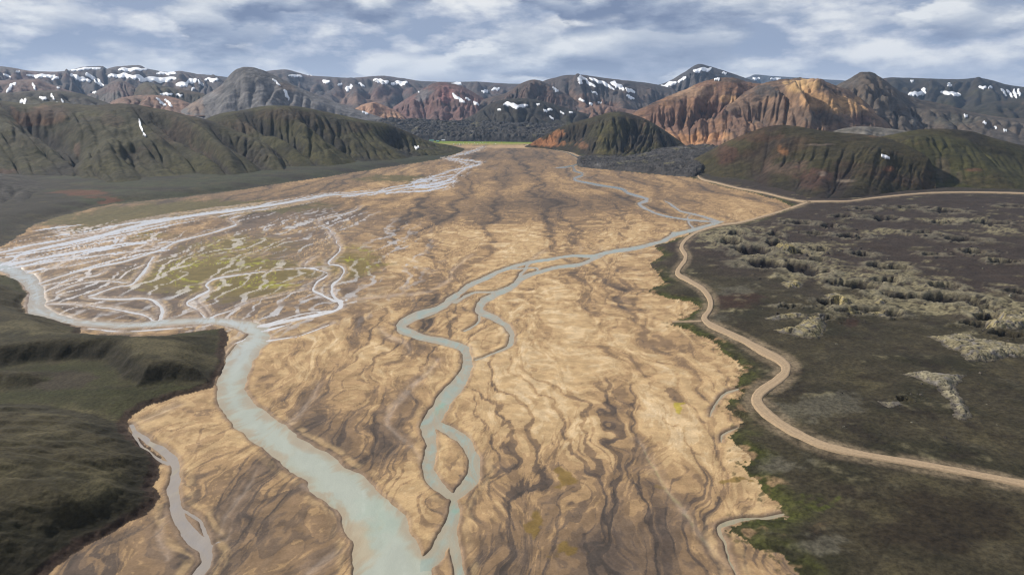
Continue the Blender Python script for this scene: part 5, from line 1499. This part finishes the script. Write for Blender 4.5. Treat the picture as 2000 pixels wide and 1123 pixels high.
# loose lava blocks round the hollows: nobody could count them
def rubble():
    n = 800
    r = np.random.default_rng(5)
    hs = np.array(HOLES)[r.integers(0, len(HOLES), n * 3)]
    px = hs[:, 0] + r.normal(0, 1.0, n * 3) * hs[:, 2] * 1.1
    py = hs[:, 1] + r.normal(0, 1.0, n * 3) * hs[:, 3] * 1.6
    ok = (py > 396) & (px > 1405) & (px < 2150)
    x, y = ground_pt(px[ok][:n], py[ok][:n])
    x2, y2 = ground_pt(r.uniform(1480, 2150, 120), r.uniform(600, 900, 120))
    x, y = np.concatenate([x, x2]), np.concatenate([y, y2])
    rc = np.clip(np.interp(y, rows_Y, np.arange(NR)).astype(int), 0, NR - 1)
    cc = np.clip(np.interp(x / y, a_cols, np.arange(NC)).astype(int), 0, NC - 1)
    ok = (road_f[rc, cc] > 4) & (moor_d[rc, cc] > 4)
    x, y = x[ok], y[ok]
    z = ground_z(x, y)
    size = 0.75 * np.exp(r.normal(-0.2, 0.5, len(x))) * np.clip(np.hypot(x, y) / 560, 0.5, 1.3)
    base = np.array([(1, 0, 0), (0.3, 0.95, 0), (-0.8, 0.6, 0), (-0.8, -0.6, 0), (0.3, -0.95, 0), (0.5, 0.2, 0.6), (-0.3, 0.5, 0.7), (-0.2, -0.5, 0.55)])
    fc = np.array([(0, 1, 5), (1, 6, 5), (1, 2, 6), (2, 3, 6), (3, 7, 6), (3, 4, 7), (4, 0, 7), (0, 5, 7), (5, 6, 7)])
    a = r.uniform(0, 6.28, len(x))
    jit = 1 + 0.3 * r.normal(0, 1, (len(x), 8, 3)).clip(-1.2, 1.2)
    b = base[None] * jit * size[:, None, None]
    vx = b[..., 0] * np.cos(a)[:, None] - b[..., 1] * np.sin(a)[:, None] + x[:, None]
    vy = b[..., 0] * np.sin(a)[:, None] + b[..., 1] * np.cos(a)[:, None] + y[:, None]
    vz = b[..., 2] + z[:, None] - 0.15
    v = np.stack([vx, vy, vz], -1).reshape(-1, 3)
    f = (fc[None] + 8 * np.arange(len(x))[:, None, None]).reshape(-1, 3)
    pal = np.array([(0.045, 0.038, 0.034), (0.07, 0.06, 0.05), (0.13, 0.12, 0.09), (0.03, 0.027, 0.026)], F32)
    c = np.repeat(pal[r.integers(0, 4, len(x))], 8, 0)
    ob = new_mesh_obj('lava_rubble', v, f, M_OUTCROP, colors=c, smooth=False)
    ob['kind'] = 'stuff'
    ob['label'] = 'loose dark lava blocks scattered over the moor'


rubble()

# ------------------------------------------------------------------ snow patches: (x, y, length, thickness, slope angle)
SNOW = {
    'far_range_left': ('the far left skyline range', [(168, 136, 60, 4, -5), (259, 136, 58, 6, -2), (325, 144, 40, 5, 2), (80, 149, 58, 6, 0), (14, 149, 18, 4, 25), (35, 141, 9, 3, 0), (108, 154, 16, 5, -10), (157, 154, 44, 8, 14), (185, 156, 44, 8, 38), (227, 149, 34, 7, 5), (259, 151, 52, 9, 10), (308, 155, 74, 9, -3), (364, 162, 44, 10, -15), (392, 163, 18, 4, 45), (413, 156, 28, 7, 5), (378, 173, 14, 4, -45)]),
    'red_hill': ('the reddish hill at far left', [(21, 171, 28, 6, -45), (66, 170, 16, 4, 70), (114, 172, 7, 4, 0)]),
    'dark_spotted_hill': ('the dark spotted hill', [(45, 197, 15, 9, -10), (84, 192, 16, 6, 5), (103, 190, 15, 4, 60), (115, 203, 13, 4, 15), (122, 198, 9, 3, 70)]),
    'purple_hill': ('the purple-brown hill', [(187, 174, 22, 7, -60)]),
    'green_ridge': ('the olive ridge beside the grey cone', [(325, 185, 26, 5, -4), (350, 186, 14, 4, 6)]),
    'orange_ridge': ('the orange-brown ridge', [(315, 200, 27, 4, 40), (329, 202, 22, 5, 48)]),
    'grey_cone': ('the grey cone mountain', [(560, 186, 24, 6, 66), (540, 162, 22, 3, 42), (713, 221, 14, 4, 28)]),
    'left_hills': ('the dark green left hills', [(275, 246, 28, 4, 74), (283, 264, 9, 4, 60)]),
    'far_range_middle': ('the flat-topped middle range', [(577, 149, 28, 4, 5), (637, 160, 16, 6, 10), (605, 146, 20, 3, 10), (681, 172, 18, 8, -60), (744, 159, 32, 7, 5), (780, 163, 34, 7, -5), (706, 167, 16, 4, 30), (664, 166, 10, 4, 0), (891, 166, 22, 7, 5), (947, 179, 14, 6, -10), (968, 175, 18, 5, -5)]),
    'red_mountain': ('the red mountain', [(895, 193, 32, 6, 35), (930, 203, 14, 5, 25), (914, 194, 12, 3, 25), (816, 179, 9, 3, 40)]),
    'black_hill': ('the black hill above the lava', [(1007, 206, 50, 8, 0), (975, 215, 8, 3, -10), (1051, 205, 8, 3, 5), (1065, 217, 10, 4, 20), (1074, 215, 11, 4, 15), (1077, 231, 12, 3, 45), (1098, 221, 11, 3, 30), (1115, 221, 9, 3, 20)]),
    'round_brown_hill': ('the round brown hill', [(1086, 173, 17, 8, 20)]),
    'broad_brown_mountain': ('the broad brown mountain', [(1133, 158, 16, 7, 60), (1148, 159, 40, 5, 38), (1176, 164, 56, 5, 24), (1206, 168, 32, 8, 30), (1231, 177, 22, 6, 15), (1161, 182, 16, 3, 25), (1231, 191, 18, 5, 18), (1136, 196, 13, 4, 18), (1154, 203, 8, 4, 30), (1171, 201, 9, 4, 20)]),
    'pyramid_peak': ('the dark pyramid peak', [(1245, 170, 64, 8, 2), (1304, 167, 38, 7, -18), (1332, 156, 20, 5, -30), (1372, 137, 38, 7, -10), (1415, 143, 10, 4, 10), (1294, 178, 20, 7, 5), (1273, 189, 14, 4, -40)]),
    'orange_mountain': ('the orange mountain', [(1400, 155, 13, 7, -5)]),
    'blue_plateau': ('the distant blue plateau', [(1477, 154, 15, 4, 0), (1515, 155, 22, 4, -3)]),
    'far_range_right': ('the far right plateau', [(1788, 183, 30, 7, -12), (1804, 180, 16, 9, -60), (1855, 166, 9, 7, 60), (1857, 183, 42, 7, 8), (1919, 171, 16, 5, 8), (1934, 171, 9, 4, -5), (1961, 181, 20, 4, 50), (1972, 183, 20, 4, 55), (1982, 184, 20, 5, 70), (1990, 181, 16, 5, 75), (1781, 159, 7, 4, 0)]),
    'dark_crag': ('the dark crag', [(1886, 227, 9, 4, 15), (1923, 241, 9, 5, 20), (1944, 250, 7, 4, 40), (1963, 255, 8, 4, 20)]),
    'green_hill': ('the smooth green hill', [(1793, 318, 12, 5, -15)]),
    'brown_green_hill': ('the brown-green hill', [(1729, 308, 20, 5, 28)]),
    'left_ridge': ('the left ridge near its end', [(814, 289, 10, 5, 5)]),
}
ORD = ['', 'second', 'third', 'fourth', 'fifth', 'sixth', 'seventh', 'eighth', 'ninth', 'tenth', 'eleventh', 'twelfth', 'thirteenth', 'fourteenth', 'fifteenth', 'sixteenth']
cam_o = Vector((0, 0, CAM_H))
r_s = np.random.default_rng(21)
for mname, (where, plist) in SNOW.items():
    ob_, vv_, ff_ = MTN_OBJ[mname]
    bvh = BVHTree.FromPolygons([tuple(q) for q in vv_.tolist()], ff_.tolist())
    plist = sorted(plist, key=lambda q: q[0])
    for k, (sx, sy, ln, tk, an) in enumerate(plist):
        ns, ntk = max(14, int(ln * 0.9)), 9
        ca_, sa_ = math.cos(R(an)), math.sin(R(an))
        sd_ = r_s.uniform(0, 50)
        verts, ok = [], []
        for i in range(ns):
            u = -1 + 2 * i / (ns - 1)
            wob = float(noise(np.array([u * 1.3 + sd_]), np.array([sd_]), 3)[0])
            up = max(0.02, math.sqrt(max(0, 1 - abs(u) ** 2.6))) * (0.85 + 0.6 * float(noise(np.array([u * 2.6 + sd_]), np.array([0.3]), 5)[0]))
            dn = max(0.02, math.sqrt(max(0, 1 - abs(u) ** 2.6))) * (0.85 + 0.8 * float(noise(np.array([u * 3.3 + sd_]), np.array([7.3]), 6)[0]))
            for j in range(ntk):
                t = -1 + 2 * j / (ntk - 1)
                off = t * tk / 2 * (max(up, 0.05) if t < 0 else max(dn, 0.05)) * 1.25 + wob * tk * 0.5
                a_ = u * ln / 2
                px, py = sx + a_ * ca_ - off * sa_, sy + a_ * sa_ + off * ca_
                dx, dy, dzz = ray(px, py)
                dv = Vector((float(dx), float(dy), float(dzz))).normalized()
                hit = bvh.ray_cast(cam_o, dv)
                if hit[0] is None:
                    verts.append((0, 0, 0))
                    ok.append(False)
                else:
                    edge = abs(t) > 0.99 or i in (0, ns - 1)
                    q = hit[0]
                    lift = -1.0 if edge else 1.2 + q.y * 0.0006
                    verts.append((q.x - dv.x * lift * 1.5, q.y - dv.y * lift * 1.5, q.z + lift))
                    ok.append(True)
        faces = []
        for i in range(ns - 1):
            for j in range(ntk - 1):
                q = (i * ntk + j, (i + 1) * ntk + j, (i + 1) * ntk + j + 1, i * ntk + j + 1)
                if all(ok[t] for t in q):
                    ys_ = [verts[t][1] for t in q]
                    if max(ys_) - min(ys_) < 420:
                        faces.append(q)
        # keep one connected sheet
        runs, cur_r = [], []
        for i in range(ns - 1):
            row_f = [q for q in faces if q[0] // ntk == i]
            if row_f and (not cur_r or set(t for q in row_f for t in q[:1] + q[3:]) & set(t for q in cur_r[-1] for t in q[1:3])):
                cur_r.append(row_f)
            else:
                runs.append(cur_r)
                cur_r = [row_f] if row_f else []
        runs.append(cur_r)
        best = max(runs, key=lambda r_: sum(len(q) for q in r_))
        faces = [q for r_ in best for q in r_]
        if len(faces) < 6:
            continue
        fa = np.array(faces)
        u_, iv_ = np.unique(fa, return_inverse=True)
        va = np.array(verts)[u_]
        fa = iv_.reshape(-1, 4)
        nn = np.cross(va[fa[:, 1]] - va[fa[:, 0]], va[fa[:, 3]] - va[fa[:, 0]])
        if nn[:, 2].sum() < 0:
            fa = fa[:, ::-1]
        sp = new_mesh_obj('snow_patch', va, fa, M_SNOW)
        n_ = len(plist)
        if n_ == 1:
            lab = f'the only white snow patch on {where}'
        else:
            pos = 'leftmost' if k == 0 else ('rightmost' if k == n_ - 1 else ORD[k] + ' from left')
            shape = 'long snow streak' if ln > 4.2 * tk else 'white snow patch'
            lab = f'{shape} on {where}, {pos}'
        thing(sp, lab, 'snow patch', f'snow patches on {where}')
print('snow', round(time.time() - T0, 1))


# ------------------------------------------------------------------ the camp at the far end of the plain
def prism(profile, width):
    """side profile (y, z) extruded across x"""
    n_ = len(profile)
    v = [(-width / 2, y, z) for y, z in profile] + [(width / 2, y, z) for y, z in profile]
    f = [tuple(range(n_))[::-1], tuple(range(n_, 2 * n_))]
    f += [(i, (i + 1) % n_, n_ + (i + 1) % n_, n_ + i) for i in range(n_)]
    return v, f


def poly_obj(name, v, f, mat, parent=None, smooth=False):
    me = bpy.data.meshes.new(name)
    me.from_pydata(v, [], f)
    me.materials.append(mat)
    o = bpy.data.objects.new(name, me)
    COL.objects.link(o)
    o.parent = parent
    return o


def box(x0, x1, y0, y1, z0, z1):
    v = [(x, y, z) for z in (z0, z1) for y in (y0, y1) for x in (x0, x1)]
    return v, [(0, 2, 3, 1), (4, 5, 7, 6), (0, 1, 5, 4), (2, 6, 7, 3), (0, 4, 6, 2), (1, 3, 7, 5)]


def empty(name, loc, rz=0.0):
    o = bpy.data.objects.new(name, None)
    COL.objects.link(o)
    o.location = loc
    o.rotation_euler = (0, 0, rz)
    return o


M_WHITE = flat_mat('white_paint', (0.72, 0.72, 0.70), 0.4, None, 0.04)
M_GLASS = flat_mat('dark_glass', (0.03, 0.035, 0.04), 0.1, None, 0.02)
M_TYRE = flat_mat('tyre', (0.02, 0.02, 0.02), 0.9, None, 0.05)
M_ROOFG = flat_mat('green_roof', (0.13, 0.30, 0.24), 0.5, None, 0.05)
M_ROOFW = flat_mat('pale_roof', (0.60, 0.62, 0.62), 0.5, None, 0.05)
M_WALL = flat_mat('hut_wall', (0.50, 0.49, 0.45), 0.7, None, 0.06)
M_RED = flat_mat('red_paint', (0.35, 0.04, 0.03), 0.4, None, 0.04)
M_BLUE = flat_mat('blue_paint', (0.06, 0.11, 0.30), 0.4, None, 0.04)
TENTS = [flat_mat('tent_' + nm_, c_, 0.7, None, 0.05) for nm_, c_ in (('orange', (0.55, 0.20, 0.05)), ('yellow', (0.55, 0.42, 0.08)), ('pale', (0.62, 0.62, 0.58)), ('blue', (0.10, 0.18, 0.38)))]


def spot(px, py):
    x, y = ground_pt(px, py)
    return float(x), float(y), float(ground_z(np.array([x]), np.array([y]))[0])


def hut(px, py, L, W_, H_, roofm, lab, rz):
    t = empty('hut', spot(px, py), rz)
    thing(t, lab, 'hut')
    v, f = prism([(-W_ / 2, -0.5), (W_ / 2, -0.5), (W_ / 2, H_), (0, H_ + W_ * 0.38), (-W_ / 2, H_)], L)
    poly_obj('wall', v, f, M_WALL, t)
    e, th = 0.7, 0.35
    rise = W_ * 0.38
    for sgn in (-1, 1):
        prof = [(sgn * (W_ / 2 + e), H_ - e * 0.76), (0, H_ + rise + 0.05), (0, H_ + rise + 0.05 + th), (sgn * (W_ / 2 + e), H_ - e * 0.76 + th)]
        v, f = prism(prof if sgn > 0 else prof[::-1], L + 1.2)
        poly_obj('roof_slope', v, f, roofm, t)
    v, f = box(-0.6, 0.6, -W_ / 2 - 0.08, -W_ / 2 + 0.05, 0, 2.1)
    poly_obj('door', v, f, M_RED, t)
    for wx in (-L * 0.3, L * 0.3):
        v, f = box(wx - 0.8, wx + 0.8, -W_ / 2 - 0.07, -W_ / 2 + 0.05, 1.0, 2.2)
        poly_obj('window', v, f, M_GLASS, t)
    return t


hut(843, 277.4, 16, 9, 5.0, M_ROOFG, 'green-roofed hut, leftmost at the camp by the lava', 0.2)
hut(855, 278.0, 11, 7, 4.0, M_ROOFG, 'small green-roofed hut between the two larger camp huts', -0.1)
hut(866, 276.6, 14, 8, 4.5, M_ROOFW, 'pale-roofed hut, rightmost of the camp huts', 0.1)


def vehicle(px, py, rz, bodym, big, lab, grp):
    t = empty('parked_van' if not big else 'parked_bus', spot(px, py), rz)
    L, W_, H_ = (9.0, 2.5, 3.1) if big else (5.6, 2.1, 2.4)
    prof = [(-L / 2, 0.5), (L / 2, 0.5), (L / 2, 1.3), (L / 2 - 0.5, 1.5), (L / 2 - 1.3, H_ - 0.1), (L / 2 - 1.7, H_), (-L / 2 + 0.2, H_), (-L / 2, H_ - 0.3)]
    v, f = prism(prof, W_)
    poly_obj('body', v, f, bodym, t)
    for sgn in (-1, 1):
        v, f = box(sgn * W_ / 2 - 0.03, sgn * W_ / 2 + 0.03, -L / 2 + 0.5, L / 2 - 1.9, H_ * 0.58, H_ * 0.85)
        poly_obj('side_window', v, f, M_GLASS, t)
        for wy in (-L * 0.3, L * 0.3):
            n_ = 10
            rad = 0.42 if not big else 0.5
            v = [(sgn * W_ / 2 - 0.14 + 0.28 * s_, wy + rad * math.cos(6.2832 * q / n_), rad + rad * math.sin(6.2832 * q / n_)) for s_ in (0, 1) for q in range(n_)]
            f = [tuple(range(n_))[::-1], tuple(range(n_, 2 * n_))] + [(q, (q + 1) % n_, n_ + (q + 1) % n_, n_ + q) for q in range(n_)]
            poly_obj('wheel', v, f, M_TYRE, t)
    return thing(t, lab, 'bus' if big else 'van', grp)


CARS = [(1028, 285.0, M_WHITE, True), (1034, 286.3, M_WHITE, False), (1039, 285.6, M_BLUE, False), (1043, 287.0, M_WHITE, True), (1048, 286.4, M_WHITE, False), (1053, 287.6, M_WHITE, True), (1058, 288.2, M_RED, False), (1062, 287.7, M_WHITE, False), (1067, 288.6, M_WHITE, True), (1072, 289.2, M_WHITE, False), (1032, 284.2, M_WHITE, False), (1046, 285.4, M_WHITE, False), (893, 283.0, M_WHITE, False), (899, 283.2, M_WHITE, True), (886, 282.6, M_WHITE, False)]
CN = {id(M_WHITE): 'white', id(M_BLUE): 'blue', id(M_RED): 'red'}
rc = np.random.default_rng(4)
seen_v = {}
for (px, py, m_, big) in sorted(CARS, key=lambda q: q[0]):
    grp = 'vehicles parked under the orange nose' if px > 1000 else 'vehicles parked by the meadow'
    where = 'at the foot of the orange-nosed hill' if px > 1000 else 'on the left end of the meadow'
    kd = CN[id(m_)] + (' bus' if big else ' van')
    tot = sum(1 for q in CARS if CN[id(q[2])] == CN[id(m_)] and q[3] == big and (q[0] > 1000) == (px > 1000))
    seen_v[(kd, grp)] = seen_v.get((kd, grp), 0) + 1
    nth = seen_v[(kd, grp)]
    rank = '' if tot == 1 else ('leftmost ' if nth == 1 else ORD[nth - 1] + ' from left, ')
    vehicle(px, py, float(rc.uniform(0.9, 2.2)), m_, big, f'{rank}{kd} parked {where}', grp)


def tent(px, py, m_, lab):
    t = empty('tent', spot(px, py), float(rc.uniform(0, 3)))
    n_, L = 7, 2.2
    v, f = [], []
    for i, yy in enumerate(np.linspace(-L, L, 5)):
        k = math.sqrt(max(0.06, 1 - (yy / L) ** 2))
        for q in range(n_):
            th = math.pi * q / (n_ - 1)
            v.append((1.7 * k * math.cos(th), yy, 1.9 * k * math.sin(th) - 0.05))
    for i in range(4):
        for q in range(n_ - 1):
            f.append((i * n_ + q, i * n_ + q + 1, (i + 1) * n_ + q + 1, (i + 1) * n_ + q))
    o = poly_obj('canopy', v, f, m_, t)
    v, f = [(-0.6, -L - 0.02, 0.0), (0.6, -L - 0.02, 0.0), (0.0, -L * 0.72, 1.35)], [(0, 1, 2)]
    poly_obj('door_flap', v, f, M_GLASS, t)
    thing(t, lab, 'tent', 'tents pitched on the meadow')


TN = ['orange', 'yellow', 'pale', 'blue']
seen_t = {}
TL = ((915, 281.0, 2), (921, 282.3, 0), (927, 280.2, 2), (933, 282.2, 2), (938, 279.4, 2), (943, 278.8, 2), (949, 281.4, 3), (957, 280.4, 1), (905, 280.8, 2), (968, 281.8, 2), (980, 280.2, 0), (912, 279.4, 1))
for px, py, k in sorted(TL):
    seen_t[k] = seen_t.get(k, 0) + 1
    tot = sum(1 for q in TL if q[2] == k)
    rank = '' if tot == 1 else ('leftmost ' if seen_t[k] == 1 else ORD[seen_t[k] - 1] + ' from left, ')
    tent(px, py, TENTS[k], f'{rank}small {TN[k]} dome tent on the green meadow')
print('camp', round(time.time() - T0, 1))

# ------------------------------------------------------------------ air
hz_m = bpy.data.materials.new('thin_air')
hz_m.use_nodes = True
ht = NT(hz_m.node_tree)
pv = ht.n('ShaderNodeVolumePrincipled')
pv.inputs['Color'].default_value = (0.42, 0.64, 1.0, 1)
pv.inputs['Density'].default_value = 2.6e-5
pv.inputs['Anisotropy'].default_value = 0.1
ho = ht.n('ShaderNodeOutputMaterial')
ht.t.links.new(pv.outputs[0], ho.inputs['Volume'])
hx, hy0, hy1, z0, z1 = 16000.0, -3000.0, 17000.0, -60.0, 900.0
hv = np.array([(x, y, z) for z in (z0, z1) for y in (hy0, hy1) for x in (-hx, hx)])
hf = np.array([(0, 2, 3, 1), (4, 5, 7, 6), (0, 1, 5, 4), (2, 6, 7, 3), (0, 4, 6, 2), (1, 3, 7, 5)])
hz = new_mesh_obj('haze', hv, hf, hz_m, smooth=False)
hz['kind'] = 'stuff'
print('all', round(time.time() - T0, 1))
